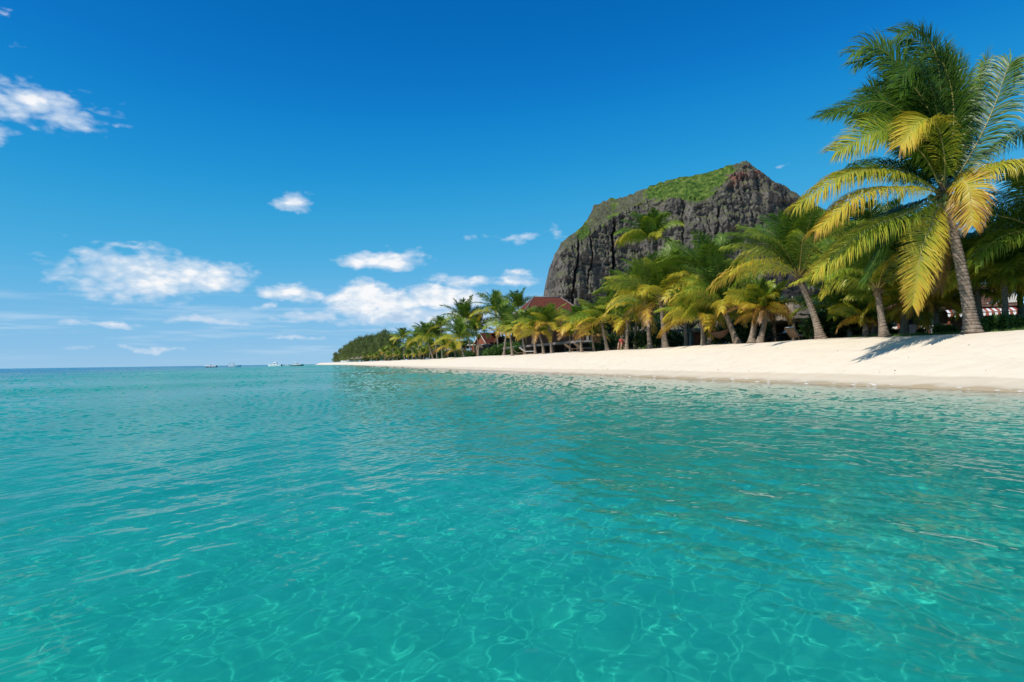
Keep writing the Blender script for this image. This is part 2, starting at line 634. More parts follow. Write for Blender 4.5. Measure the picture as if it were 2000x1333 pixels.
def mountain_material():
    m, t, p = new_mat('mountain_rock')
    g = t.n('ShaderNodeNewGeometry')
    pos = g.outputs['Position']
    nz = t.sep(g.outputs['Normal'])[2]
    grn = t.n('ShaderNodeAttribute', attribute_name='green').outputs['Fac']
    red = t.n('ShaderNodeAttribute', attribute_name='red').outputs['Fac']
    st = t.vm('MULTIPLY', pos, (1, 1, 0.35))
    big = t.noise(st, 0.012, 6, 0.6)
    mid = t.noise(pos, 0.05, 7, 0.65)
    lay = t.noise(t.vm('MULTIPLY', pos, (0.25, 0.25, 2.2)), 0.05, 6, 0.65)
    rock = t.ramp(mid, [(0.28, (.048, .045, .043)), (0.5, (.14, .127, .113)), (0.74, (.335, .295, .25))])
    rock = t.mix(t.sm(big, .56, .70, 0, .7), rock, t.mix(mid, (.10, .082, .070), (.28, .225, .185)))
    rock = t.mix(t.sm(lay, .58, .68), rock, (.04, .036, .034))
    rock = t.mix(t.m('MULTIPLY', red, t.sm(mid, .35, .6)), rock, (.34, .115, .075))
    gn = t.noise(pos, 0.085, 6, 0.7)
    green = t.ramp(gn, [(0.34, (.012, .032, .009)), (0.47, (.06, .12, .02)), (0.66, (.19, .235, .05))])
    lich = t.ramp(gn, [(0.3, (.06, .068, .035)), (0.7, (.15, .16, .075))])
    v1 = t.m('ADD', nz, t.m('MULTIPLY', t.m('SUBTRACT', mid, .5), 1.1))
    c = t.mix(t.m('MULTIPLY', t.sm(v1, 0.30, 0.5), .8), rock, lich)
    v2 = t.m('ADD', grn, t.m('MULTIPLY', t.m('SUBTRACT', t.m('ADD', gn, big), 1.0), 1.3))
    c = t.mix(t.sm(v2, 0.45, 0.62), c, green)
    t.put(p.inputs['Base Color'], c)
    p.inputs['Roughness'].default_value = 0.95
    p.inputs['Specular IOR Level'].default_value = 0.1
    hh = t.m('ADD', t.m('MULTIPLY', mid, 1.0), t.m('MULTIPLY', t.noise(pos, 0.3, 6, 0.7), 0.5))
    t.put(p.inputs['Normal'], t.bump(hh, 1.0, 9.0))
    return m


def build_mountain():
    sil = np.array([(1030, 712), (1046, 660), (1057, 610), (1066, 562), (1075, 525), (1086, 498), (1100, 474), (1118, 460), (1140, 443), (1153, 426), (1165, 404), (1185, 394), (1215, 388), (1240, 381), (1270, 369), (1300, 357), (1340, 347), (1380, 339), (1410, 331), (1438, 323), (1452, 317), (1466, 312), (1474, 317), (1484, 328), (1500, 337), (1515, 352), (1530, 360), (1550, 369), (1575, 388), (1600, 402), (1640, 425), (1680, 452), (1720, 495), (1760, 555), (1800, 630), (1840, 712)], float)
    rim = np.array([(1030, 712), (1057, 618), (1066, 574), (1086, 514), (1100, 494), (1118, 482), (1150, 464), (1180, 440), (1215, 420), (1240, 405), (1270, 390), (1300, 388), (1340, 392), (1370, 394), (1396, 384), (1414, 362), (1440, 336), (1466, 319), (1500, 346), (1550, 384), (1600, 428), (1680, 490), (1760, 600), (1840, 712)], float)
    cols = np.unique(np.concatenate([np.linspace(1030, 1075, 60), np.linspace(1075, 1620, 460), np.linspace(1620, 1840, 80)]))
    fs = np.interp(cols, sil[:, 0], sil[:, 1]) + 2.2 * (fbm(cols / 9, cols * 0, 4, 4) - 0.5) * np.clip((cols - 1060) / 30, 0, 1)
    fr = np.maximum(np.interp(cols, rim[:, 0], rim[:, 1]), fs + 1.5)
    hor = 720.5 - 0.0143 * cols
    k = (cols - 1000) / FPX
    D = 1500 + 380 * np.clip((1125 - cols) / 95, 0, 1) ** 2 + 260 * np.clip((cols - 1500) / 340, 0, 1) + 40 * np.sin(cols / 60.0)
    zr = zt = 0
    for _ in range(8):
        Yr = D + np.maximum(zr, 0) * 0.27
        zr = np.maximum(1 + (hor - fr) / FPX * Yr, 2)
        Yt = Yr + np.maximum(zt - zr, 0) * 1.15
        zt = np.maximum(1 + (hor - fs) / FPX * Yt, 3)
    nv1, nv2, nv3 = 210, 70, 12
    a = np.linspace(0, 1, nv1)[:, None]
    b = np.linspace(0, 1, nv2 + 1)[1:, None]
    c = np.linspace(0, 1, nv3 + 1)[1:, None]
    prof = np.interp(a, [0, .12, .28, .42, .6, .8, .92, 1], [0, .34, .56, .64, .72, .80, .88, 1.0])
    Y1, Z1 = D + (Yr - D) * prof, 0 + zr * a
    Y2, Z2 = Yr + (Yt - Yr) * b, zr + (zt - zr) * np.sin(b * math.pi / 2) ** 0.9
    Y3, Z3 = Yt + (160 + zt * 1.2) * c, zt * (1 - c ** 1.3)
    Y = np.concatenate([Y1, Y2, Y3])
    Z = np.concatenate([Z1, Z2, Z3])
    X = k * np.concatenate([Y1, Y2, np.repeat(Yt[None], nv3, 0)])
    x, z = X, Z
    # relief: buttresses, vertical ribs, ledges, fissures
    f1 = fbm(x / 120, z / 260, 1, 4, ridged=True)
    f2 = fbm(x / 34, z / 130, 21, 5, 0.55, ridged=True)
    f3 = fbm(x / 13 + z / 90, z / 26, 33, 5, 0.62, ridged=True)
    f4 = fbm(x / 60 + z / 200, z / 16, 41, 3, 0.5)
    f5 = fbm(x / 5.5, z / 6.5, 55, 3, 0.6)
    f6 = np.floor(fbm(x / 40, z / 34, 61, 4, .55) * 14) / 14
    disp = (f1 - .5) * 40 + (f2 - .5) * 20 + (f3 - .5) * 26 + (f4 - .5) * 16 + (f5 - .5) * 9 + (f6 - .5) * 30
    px = 1000 + FPX * X / Y
    py = (720.5 - 0.0143 * px) - (Z - 1) / Y * FPX
    for pts, w, dep in (([(1137, 450), (1131, 500), (1126, 545), (1117, 600)], 1.5, 34), ([(1204, 425), (1200, 470), (1199, 520), (1192, 590)], 1.9, 46), ([(1156, 440), (1158, 500), (1150, 560)], 1.6, 16), ([(1340, 395), (1336, 470)], 1.6, 22), ([(1408, 400), (1400, 480)], 1.8, 22), ([(1282, 400), (1285, 470)], 1.6, 16)):
        q = np.array(pts, float)
        cx = np.interp(py, q[:, 1], q[:, 0]) + 9 * (fbm(py / 14, py * 0, 8, 3) - .5)
        inr = np.clip((py - q[0, 1]) / 14, 0, 1) * np.clip((q[-1, 1] + 10 - py) / 25, 0, 1)
        disp = disp - dep * np.exp(-((px - cx) / w) ** 2) * inr
    rows = np.arange(Y.shape[0])[:, None] * np.ones_like(Y)
    top = np.clip((rows - nv1) / 10, 0, 1)
    back = rows >= nv1 + nv2 - 1
    edge = np.clip((px - 1050) / 30, 0.25, 1)
    amp = np.where(rows < nv1, 1.0, np.clip(1 - top, 0.12, 1)) * edge
    Y = Y - np.where(back, 0, disp * amp)
    bush = (fbm(x / 8, Y / 8, 77, 4, .65) - .4) * 13 + (fbm(x / 40, Y / 40, 78, 3) - .5) * 14
    Z = Z + np.where(back, 0, bush * top * np.clip((zt - zr) / 25, 0, 1) * np.clip((nv1 + nv2 - rows) / 12, 0.3, 1))
    Z = np.maximum(Z, -2)
    gx = np.clip((px - 1095) / 40, 0, 1) * np.clip((1452 - px) / 14, 0, 1)
    green = np.where(rows < nv1, 0.05 + 0.35 * np.clip((rows - nv1 + 14) / 14, 0, 1), 0.98 - 0.75 * np.clip(fbm(px / 22 + py / 40, py / 9, 91, 4) - .5, 0, 1) * 2) * gx
    green = np.where((px > 1222) & (px < 1262) & (rows >= nv1), green * 0.5, green)
    green = np.where((px < 1270) & (rows >= nv1), green * (0.45 + 0.2 * np.sin(px / 9.0)), green)
    green = np.maximum(green, 0.55 * np.clip((0.22 - Z / np.maximum(zt, 1)) / 0.1, 0, 1))
    green = np.maximum(green, np.where(px > 1560, 0.42, 0))
    red = np.exp(-(((px - 1446) / 17) ** 2 + ((py - 348) / 12) ** 2)) + 0.7 * np.exp(-(((px - 1488) / 10) ** 2 + ((py - 334) / 8) ** 2))
    v = np.stack([X, Y, Z], -1).reshape(-1, 3)
    me = np_mesh('mountain', v, grid_faces(*X.shape), [mountain_material()], attrs={'green': green.ravel(), 'red': red.ravel()})
    tag(link('mountain', me), 'dark basalt cliff mountain with a green sloping top behind the palms', 'mountain', kind='structure')


build_mountain()


# ------------------------------------------------------------------ lawn
def build_lawn():
    m, t, p = new_mat('lawn_grass')
    pos = t.n('ShaderNodeNewGeometry').outputs['Position']
    nz = t.noise(pos, 1.2, 5, 0.65)
    c = t.ramp(nz, [(0.3, (.035, .075, .015)), (0.7, (.085, .15, .03))])
    t.put(p.inputs['Base Color'], t.mix(t.sm(t.noise(pos, 30, 3), .4, .7), c, (.05, .09, .02)))
    p.inputs['Roughness'].default_value = 0.9
    t.put(p.inputs['Normal'], t.bump(t.noise(pos, 40, 3), .8, .03))
    tt = np.concatenate([np.linspace(-25, 60, 240), np.geomspace(60.5, 700, 170)])
    nn = np.concatenate([[0, .06], np.linspace(.4, 6, 14), np.geomspace(7, 130, 14)])
    T, N = np.meshgrid(tt, nn, indexing='ij')
    edge = lawn_edge(T)
    N2 = N + edge + wig(T)
    X = SH0[0] + T * SA[0] + N2 * SB[0]
    Y = SH0[1] + T * SA[1] + N2 * SB[1]
    Z = ground_z(X, Y) + np.where(N <= 0, -0.05, 0.03 + 0.02 * np.sin(X * 5) * np.sin(Y * 4))
    me = np_mesh('lawn', np.stack([X, Y, Z], -1).reshape(-1, 3), grid_faces(*X.shape)[:, ::-1], [m])
    tag(link('lawn', me), kind='structure')


def lawn_edge(t):
    e = np.interp(t, [-30, 5, 14, 22, 85, 95, 150, 190, 260, 700], [8.6, 8.7, 9.4, 12.5, 12.0, 8.4, 8.2, 9.2, 9.5, 9])
    return e + 0.25 * np.sin(t / 1.3) + 0.2 * np.sin(t / 0.45 + 1) + 0.3 * np.sin(t / 5)


build_lawn()


def build_grass():
    """blades along the lawn's seaward edge"""
    rng = np.random.default_rng(9)
    N = 26000
    t = rng.uniform(-12, 40, N)
    n = np.abs(rng.normal(0, 1.6, N)) - 0.12 + lawn_edge(t) + wig(t)
    x = SH0[0] + t * SA[0] + n * SB[0]
    y = SH0[1] + t * SA[1] + n * SB[1]
    z = ground_z(x, y)
    h = rng.uniform(.05, .16, N)
    az = rng.uniform(0, 6.283, N)
    w = rng.uniform(.008, .018, N)
    le = rng.normal(0, .05, (N, 2))
    v = np.empty((N, 3, 3))
    v[:, 0] = np.stack([x - np.cos(az) * w, y - np.sin(az) * w, z], -1)
    v[:, 1] = np.stack([x + np.cos(az) * w, y + np.sin(az) * w, z], -1)
    v[:, 2] = np.stack([x + le[:, 0], y + le[:, 1], z + h], -1)
    me = np_mesh('grass', v.reshape(-1, 3), np.arange(N * 3).reshape(N, 3), [plain('grass_blade', (.07, .13, .02), .7, .5, 2)])
    tag(link('grass', me), 'short grass blades along the edge of the lawn', 'grass', kind='stuff')


build_grass()


# ------------------------------------------------------------------ vegetation materials
def leaf_material(name, stops, trans=0.32, gloss=0.38):
    m = bpy.data.materials.new(name)
    m.use_nodes = True
    t = NT(m.node_tree)
    p = m.node_tree.nodes['Principled BSDF']
    a = t.n('ShaderNodeAttribute', attribute_name='tone').outputs['Fac']
    pos = t.n('ShaderNodeTexCoord').outputs['Object']
    f = t.m('ADD', a, t.m('MULTIPLY', t.m('SUBTRACT', t.noise(pos, 1.7, 3), 0.5), 0.16))
    c = t.ramp(f, stops)
    t.put(p.inputs['Base Color'], c)
    p.inputs['Roughness'].default_value = gloss
    p.inputs['Specular IOR Level'].default_value = 0.35
    tr = t.n('ShaderNodeBsdfTranslucent')
    t.put(tr.inputs['Color'], t.mix(1.0, c, (1.0, 1.0, 0.55), 'MULTIPLY'))
    out = m.node_tree.nodes['Material Output']
    m.node_tree.links.new(t.mixs(trans, p.outputs[0], tr.outputs[0]), out.inputs[0])
    return m


M_FROND = leaf_material('palm_leaf', [(0.0, (.030, .072, .014)), (0.25, (.075, .155, .018)), (0.45, (.19, .28, .025)), (0.62, (.43, .42, .04)), (0.8, (.62, .44, .045)), (0.92, (.45, .23, .05)), (1.0, (.20, .12, .06))])
M_RACHIS = plain('palm_rib', (.34, .27, .075), .5, .35, 3)
M_CASU = leaf_material('casuarina_needle', [(0.0, (.06, .09, .03)), (0.5, (.16, .20, .06)), (1.0, (.32, .35, .11))], .3, .6)
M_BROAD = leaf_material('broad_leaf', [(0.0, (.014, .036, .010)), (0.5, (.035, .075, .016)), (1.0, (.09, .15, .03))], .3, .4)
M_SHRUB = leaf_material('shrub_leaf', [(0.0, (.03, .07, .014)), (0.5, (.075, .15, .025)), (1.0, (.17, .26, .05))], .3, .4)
M_BARK = plain('bark', (.13, .105, .085), .9, .4, 4, .5, .1)


def trunk_material():
    m, t, p = new_mat('palm_trunk')
    ring = t.n('ShaderNodeAttribute', attribute_name='ring').outputs['Fac']
    pos = t.n('ShaderNodeTexCoord').outputs['Object']
    nz = t.noise(pos, 5, 6, .65)
    c = t.ramp(nz, [(0.3, (.15, .11, .08)), (0.7, (.35, .275, .21))])
    sp = t.noise(t.vm('MULTIPLY', pos, (14, 14, 2)), 1.5, 4)
    c = t.mix(t.sm(sp, .52, .7, 0, .6), c, (.12, .09, .07))
    rr = t.m('ADD', ring, t.m('MULTIPLY', t.m('SUBTRACT', nz, .5), 1.0))
    c = t.mix(t.sm(rr, .72, .95, 0, .9), c, (.035, .026, .02))
    t.put(p.inputs['Base Color'], c)
    p.inputs['Roughness'].default_value = .9
    p.inputs['Specular IOR Level'].default_value = .1
    t.put(p.inputs['Normal'], t.bump(t.noise(t.vm('MULTIPLY', pos, (1, 1, .4)), 18, 5, .7), .6, .03))
    return m


M_TRUNK = trunk_material()
M_FIBRE = plain('palm_fibre', (.19, .125, .07), .95, .5, 9, .6, .1, (1, 1, .3))
M_NUT = plain('coconut_husk', (.17, .20, .05), .5, .4, 4, 0, .4)


# ------------------------------------------------------------------ palms
def unit(a):
    return a / np.maximum(np.linalg.norm(a, axis=-1, keepdims=True), 1e-9)


def frond_mesh(P, npairs, llen, lw, wind, rng, tone0, tone1, roll=0.0, segs=3, grav=0.30, lift=0.12, rad=0.03, ragged=0.1, tipn=0.15):
    """P (k,3): points along the rib. Leaflets leave both sides, hang with gravity and blow with the wind."""
    P = np.asarray(P, float)
    s = np.concatenate([[0], np.cumsum(np.linalg.norm(np.diff(P, axis=0), axis=1))])
    s /= s[-1]
    tq = np.linspace(0, 1, 40)
    # smooth by sampling a Catmull-Rom curve
    Q = np.empty((40, 3))
    for i, tt in enumerate(tq):
        j = min(max(int(np.searchsorted(s, tt, 'right')) - 1, 0), len(P) - 2)
        u = (tt - s[j]) / max(s[j + 1] - s[j], 1e-6)
        p0 = P[j - 1] if j > 0 else 2 * P[j] - P[j + 1]
        p3 = P[j + 2] if j + 2 < len(P) else 2 * P[j + 1] - P[j]
        p1, p2 = P[j], P[j + 1]
        Q[i] = 0.5 * (2 * p1 + (p2 - p0) * u + (2 * p0 - 5 * p1 + 4 * p2 - p3) * u * u + (3 * p1 - p0 - 3 * p2 + p3) * u ** 3)
    Tq = unit(np.gradient(Q, axis=0))
    h = P[-1] - P[0]
    h = np.array([h[0], h[1], 0.0])
    if np.linalg.norm(h) < 0.25 * np.linalg.norm(P[-1] - P[0]):
        h = h + np.array([-0.3, -0.6, 0]) * np.linalg.norm(P[-1] - P[0])
    h = unit(h)
    S0 = np.array([h[1], -h[0], 0.0])
    V, Fc, TN, MI = [], [], [], []
    nv = 0
    wind = np.asarray(wind, float)
    for side in (-1, 1):
        t = np.linspace(0.14, 0.995, npairs) + rng.normal(0, 0.003, npairs)
        t = np.clip(t, 0.1, 0.998)
        keep = rng.random(npairs) > ragged * 0.6
        t = t[keep]
        m = len(t)
        B = np.stack([np.interp(t, tq, Q[:, k]) for k in range(3)], -1)
        T = unit(np.stack([np.interp(t, tq, Tq[:, k]) for k in range(3)], -1))
        S = unit(S0 - (T @ S0)[:, None] * T)
        U = np.cross(S, T)
        cr, sr = math.cos(roll), math.sin(roll)
        S, U = S * cr + U * sr, U * cr - S * sr
        a = np.radians(16 + 40 * t ** 1.5 + rng.normal(0, 5, m))[:, None]
        prof = np.clip(np.minimum(0.35 + 2.4 * (t - 0.1), 1.0), 0, 1) * (1 - 0.5 * np.clip((t - 0.5) / 0.5, 0, 1) ** 1.6)
        ln = llen * prof * rng.uniform(0.86, 1.08, m) * np.where(rng.random(m) < ragged, rng.uniform(.45, .9, m), 1)
        d = unit(S * side * np.cos(a) + T * np.sin(a) + U * (lift + rng.normal(0, .07, (m, 1))))
        p = B
        st = [p]
        ds = [d]
        for k in range(segs):
            p = p + d * (ln / segs)[:, None]
            st.append(p)
            g = grav * (0.5 + k * 0.8) * (3.0 / segs)
            d = unit(d + np.array([0, 0, -1.0]) * g * rng.uniform(.6, 1.4, (m, 1)) + wind * (0.10 + 0.14 * k) * rng.uniform(.6, 1.4, (m, 1)) + rng.normal(0, .05, (m, 3)))
            ds.append(d)
        wp = np.interp(np.linspace(0, 1, segs + 1), [0, .3, .65, 1], [.6, 1.0, .8, .06])
        lwv = lw * (0.75 + 0.25 * prof) * rng.uniform(.85, 1.15, m)
        vv = np.empty((m, segs + 1, 2, 3))
        for k in range(segs + 1):
            W = unit(T - np.sum(T * ds[k], -1, keepdims=True) * ds[k] + 1e-6)
            W = unit(W + U * rng.normal(0, .25, (m, 1)))
            off = W * (lwv * wp[k] * 0.5)[:, None]
            vv[:, k, 0] = st[k] - off
            vv[:, k, 1] = st[k] + off
        base = nv + np.arange(m)[:, None] * (segs + 1) * 2
        for k in range(segs):
            q = np.stack([base[:, 0] + 2 * k, base[:, 0] + 2 * k + 1, base[:, 0] + 2 * k + 3, base[:, 0] + 2 * k + 2], -1)
            Fc.append(q)
            MI.append(np.zeros(m, int))
        tn_ = (tone0 + (tone1 - tone0) * t)[:, None, None] + rng.normal(0, .06, (m, 1, 1)) + np.linspace(-.03, tipn, segs + 1)[None, :, None] * np.ones((1, 1, 2))
        V.append(vv.reshape(-1, 3))
        TN.append(np.clip(tn_, 0, 1).reshape(-1))
        nv += m * (segs + 1) * 2
    # rib
    k = 14
    ti = np.linspace(0, 1, k)
    B = np.stack([np.interp(ti, tq, Q[:, j]) for j in range(3)], -1)
    T = unit(np.stack([np.interp(ti, tq, Tq[:, j]) for j in range(3)], -1))
    S = unit(S0 - (T @ S0)[:, None] * T)
    U = np.cross(S, T)
    rr = rad * (1 - ti) ** 0.8 + 0.004
    rr[0] *= 2.2
    rr[1] *= 1.3
    sg = 5
    rv = np.stack([B + (S * math.cos(6.283 * j / sg) + U * math.sin(6.283 * j / sg) * 0.7) * rr[:, None] for j in range(sg)], 1)
    V.append(rv.reshape(-1, 3))
    TN.append(np.full(k * sg, 0.6))
    q = grid_faces(k, sg, True) + nv
    Fc.append(q)
    MI.append(np.ones(len(q), int))
    return np_mesh('frond', np.concatenate(V), np.concatenate(Fc), [M_FROND, M_RACHIS], True, np.concatenate(MI), {'tone': np.concatenate(TN)})


def trunk_mesh(base, top, r0, r1, bend=(0, 0, 0), sides=14, step=0.11, seed=0, flare=1.7):
    rng = np.random.default_rng(seed)
    base, top = np.zeros(3), np.asarray(top, float) - np.asarray(base, float)
    L = np.linalg.norm(top)
    ctrl = (base + top) / 2 + np.asarray(bend, float)
    # three rows for each leaf scar
    nr = max(6, int(L / step))
    s, rf, ring = [], [], []
    e = 0.0
    edges = np.cumsum(rng.uniform(.6, 1.4, nr))
    edges = edges / edges[-1]
    prev = 0.0
    for k in range(nr):
        d = edges[k] - prev
        s += [prev + d * .02, prev + d * .25, prev + d * .8]
        rf += [.90, 1.045, .985]
        ring += [1.15, 0.2, 0.0]
        prev = edges[k]
    s = np.array([-0.25 / L] + s + [1.0])
    rf = np.array([1.0] + rf + [1.0])
    ring = np.array([0.0] + ring + [0.3])
    sc_ = np.clip(s, 0, 1)[:, None]
    C = (1 - sc_) ** 2 * base + 2 * sc_ * (1 - sc_) * ctrl + sc_ ** 2 * top
    C[0] = [0, 0, -0.25]
    T = unit(np.gradient(C, axis=0))
    S = unit(np.cross(T, np.array([0, 1.0, 0.05])))
    U = np.cross(S, T)
    rad = (r0 + (r1 - r0) * np.clip(s, 0, 1) ** .8) * (1 + (flare - 1) * np.exp(-np.clip(s, 0, 1) * L / .45)) * rf
    th = np.linspace(0, 2 * math.pi, sides, endpoint=False)
    lump = 1 + rng.normal(0, .018, (len(s), sides))
    v = C[:, None] + (S[:, None] * np.cos(th)[None, :, None] + U[:, None] * np.sin(th)[None, :, None]) * (rad[:, None] * lump)[..., None]
    # scars tilt a little
    v[:, :, 2] += (np.cos(th + rng.uniform(0, 6)) * rad[:, None] * .12)
    rg = np.repeat(ring[:, None], sides, 1) * rng.uniform(.5, 1.1, (len(s), sides))
    return np_mesh('trunk', v.reshape(-1, 3), grid_faces(len(s), sides, True)[:, ::-1], [M_TRUNK], True, None, {'ring': rg.ravel()})


def boots_mesh(r, h, rng, n=14):
    """stubs of old leaf bases and fibre below the crown"""
    mb = MB()
    mb.tube([(0, 0, -h * .9), (0, 0, -h * .2), (0, 0, h * .35), (0, 0, h * .8)], [r * 1.02, r * 1.35, r * 1.2, r * .4], 10)
    for i in range(n):
        a = i * 2.4
        z = -h * .7 + h * 1.2 * i / n
        d = Vector((math.cos(a), math.sin(a), 0))
        l = rng.uniform(.5, 1.1) * h
        mb.tube([d * r * .7 + Vector((0, 0, z)), d * (r * 1.35) + Vector((0, 0, z + l * .25)), d * (r * 1.5 + l * .3) + Vector((0, 0, z + l * .55))], [r * .38, r * .25, r * .07], 5)
    return np_mesh('leaf_bases', mb.v, mb.f, [M_FIBRE], True)


def rib_points(az, e0, length, bend, wind, k=7):
    p = np.zeros(3)
    pts = [p.copy()]
    w = np.asarray(wind, float)
    for i in range(k):
        s = (i + .5) / k
        e = e0 - bend * s ** 1.35
        d = np.array([math.sin(az) * math.cos(e), math.cos(az) * math.cos(e), math.sin(e)])
        d = unit(d + w * 0.5 * s ** 1.4)
        p = p + d * length / k
        pts.append(p.copy())
    return np.array(pts)


WIND = np.array([-0.75, 0.12, 0.0])


def crown_fronds(nf, flen, rng, yel=0.0, npairs=56, segs=3, lw=0.05, llen=None, spread=1.0, windk=1.0, green=False):
    out = []
    llen = llen or min(1.2, 0.26 * flen + 0.12)
    a0 = rng.uniform(0, 6.28)
    for i in range(nf):
        age = (i + rng.uniform(-.3, .3)) / nf
        age = min(max(age, 0), 1)
        az = a0 + i * 2.39996 + rng.normal(0, .12)
        e0 = R(86 - 74 * age ** 1.15 * spread + rng.normal(0, 6))
        bend = R(24 + 68 * min(1, age * 1.15) + rng.normal(0, 9))
        L = flen * (0.72 + 0.28 * min(1, age * 3)) * rng.uniform(.9, 1.08)
        pts = rib_points(az, e0, L, bend, WIND * windk * rng.uniform(.3, .85))
        tone = 0.08 + 0.58 * age ** 2.0 + yel * (.35 + .65 * age) + rng.normal(0, .05)
        if green:
            tone = 0.08 + 0.2 * age + yel
        out.append(frond_mesh(pts, npairs, llen, lw, WIND * windk * .8, rng, tone - .02, tone + .16, rng.normal(0, .55), segs, grav=0.26 + .75 * age * rng.uniform(.5, 1.1), ragged=.05 + .1 * age))
    return out


def make_palm(base, crown, fronds, r0, r1, label, seed, bend=(0, 0, 0), step=.11, nuts=0, group='coconut palms along the beach', scale=1.0, rz=0.0, sides=14, trunk=None, boots=True):
    o = empty('coconut_palm', base, 0, label, 'palm tree', group)
    rng = np.random.default_rng(seed)
    if trunk is None:
        trunk = trunk_mesh(base, crown, r0, r1, bend, sides, step, seed)
    link('trunk', trunk, o)
    cl = Vector(crown) - Vector(base)
    if boots:
        link('leaf_bases', boots_mesh(r1, r1 * 3.0, rng), o, cl)
    for me in fronds:
        f = link('frond', me, o, cl)
        f.scale = (scale,) * 3
        f.rotation_euler = (0, 0, rz)
    if nuts:
        mb = MB()
        mb.ball((0, 0, 0), (.105, .105, .14), 10, 8)
        nm = np_mesh('coconut', mb.v, mb.f, [M_NUT])
        for i in range(nuts):
            a = rng.uniform(2.6, 5.4)
            c = link('coconut', nm, o, cl + Vector((math.cos(a) * rng.uniform(.25, .5), math.sin(a) * rng.uniform(.2, .5), rng.uniform(-.55, -.12))))
            c.rotation_euler = (rng.uniform(-.5, .5), rng.uniform(-.5, .5), 0)
    return o


def hero_palm():
    b = base_at(1900, 8.0)
    Y = b.y
    c = at(1842, 378, Y - .1)
    rng = np.random.default_rng(2)
    # fronds: (pixel x, pixel y, metres towards (-) or away from (+) the camera) along each rib, tone start/end, roll
    fr = [
        ([(1760, 338, -1.0), (1660, 338, -2.0), (1556, 402, -2.6)], .46, .66, .35, .75),
        ([(1775, 366, -1.6), (1680, 380, -2.9), (1592, 452, -3.4)], .50, .78, .2, .7),
        ([(1775, 415, -1.2), (1690, 450, -2.2), (1592, 532, -2.6)], .30, .62, .3, .7),
        ([(1822, 430, -1.3), (1800, 490, -2.2), (1782, 596, -2.4)], .58, .72, .9, .14),
        ([(1868, 356, -1.6), (1892, 366, -2.6), (1899, 440, -3.0)], .66, .84, -.8, .2),
        ([(1890, 352, -1.4), (1960, 318, -2.4), (2075, 312, -2.8)], .52, .66, -.3, .75),
        ([(1880, 385, .6), (1960, 398, 1.6), (2070, 440, 2.0)], .12, .25, .3, .6),
        ([(1868, 320, .4), (1897, 225, .8), (1926, 116, .7)], .30, .34, .6, .3),
        ([(1880, 330, -.5), (1935, 225, -1.0), (1972, 125, -1.2), (1986, 150, -1.3)], .10, .22, -.9, .4),
        ([(1845, 310, -1.3), (1828, 242, -2.0), (1795, 238, -2.5), (1758, 285, -2.7)], .42, .74, .5, .3),
        ([(1800, 300, -.8), (1730, 254, -1.3), (1632, 296, -1.6)], .30, .58, 1.0, .28),
        ([(1812, 280, .6), (1730, 200, 1.0), (1620, 222, 1.2)], .10, .16, 1.0, .28),
        ([(1822, 262, .4), (1772, 145, .6), (1708, 90, .7), (1664, 104, .7)], .10, .22, 1.1, .25),
        ([(1838, 250, .8), (1832, 120, 1.0), (1798, 62, 1.0), (1752, 66, 1.0)], .12, .20, 1.1, .2),
        ([(1836, 270, -.4), (1822, 180, -.8), (1795, 128, -1.2), (1762, 150, -1.6)], .08, .14, 1.0, .25),
        ([(1790, 345, .5), (1720, 322, 1.0), (1650, 340, 1.2)], .12, .18, .6, .5),
        ([(1890, 330, .9), (1960, 275, 1.8), (2050, 250, 2.2)], .14, .26, .4, .5),
        ([(1805, 420, .8), (1740, 455, 1.5), (1690, 545, 1.8)], .12, .22, .5, .4),
        ([(1850, 300, 1.5), (1870, 190, 2.4), (1848, 110, 2.8), (1815, 92, 3.0)], .06, .12, .9, .2),
        ([(1815, 310, 1.2), (1770, 220, 2.2), (1700, 170, 2.8)], .06, .12, .9, .3),
        ([(1795, 395, .9), (1730, 420, 1.6), (1640, 470, 2.0)], .10, .2, .3, .6),
        ([(1840, 290, .3), (1800, 190, .5), (1740, 130, .6)], .08, .16, 1.1, .3),
        ([(1820, 320, .2), (1770, 250, .3), (1690, 235, .4)], .10, .18, 1.0, .35),
        ([(1858, 300, .2), (1862, 200, .4), (1840, 120, .5), (1800, 110, .6)], .10, .18, 1.0, .25),
        ([(1835, 430, .4), (1845, 480, .9), (1835, 560, 1.2)], .86, .98, .8, .1),
    ]
    for q in (11, 12, 13, 14, 18, 19, 21, 22, 23, 7):             # more dark inner fronds of the windward side
        pts, t0, t1, rl, gv = fr[q]
        jx, jy, jd = rng.uniform(-30, 26), rng.uniform(-10, 34), rng.uniform(.2, 1.4)
        fr.append(([(x + jx * (i + 1) / len(pts), y + jy * (i + 1) / len(pts), d + jd) for i, (x, y, d) in enumerate(pts)], max(.05, t0 - .03), t1, rl + rng.normal(0, .25), gv))
    ms = []
    for pts, t0, t1, roll, gv in fr:
        P = [np.zeros(3)] + [np.array(at(x, y, Y + d * (.55 if d < 0 else 1)) - c) for x, y, d in pts]
        ms.append(frond_mesh(P, 190, 1.12 if t0 > .55 else 1.5, 0.047, WIND * .45, rng, t0, t1, roll, 4, grav=gv, lift=.1, rad=.042, ragged=.08))
    p = make_palm(b, c, ms, .26, .18, 'tallest leaning coconut palm at the right with green coconuts and ringed trunk', 5, bend=(.22, 0, -.2), nuts=13, step=.15)
    # young unopened spear leaf and flower stalks
    mb = MB()
    for i in range(5):
        a = 3.4 + i * .5
        mb.tube([(0, 0, 0), (math.cos(a) * .5, math.sin(a) * .5, .05), (math.cos(a) * .95, math.sin(a) * .9, -.3)], [.03, .022, .008], 5)
    mb.build('flower_stalk', M_FIBRE, p, True, c - b)


hero_palm()

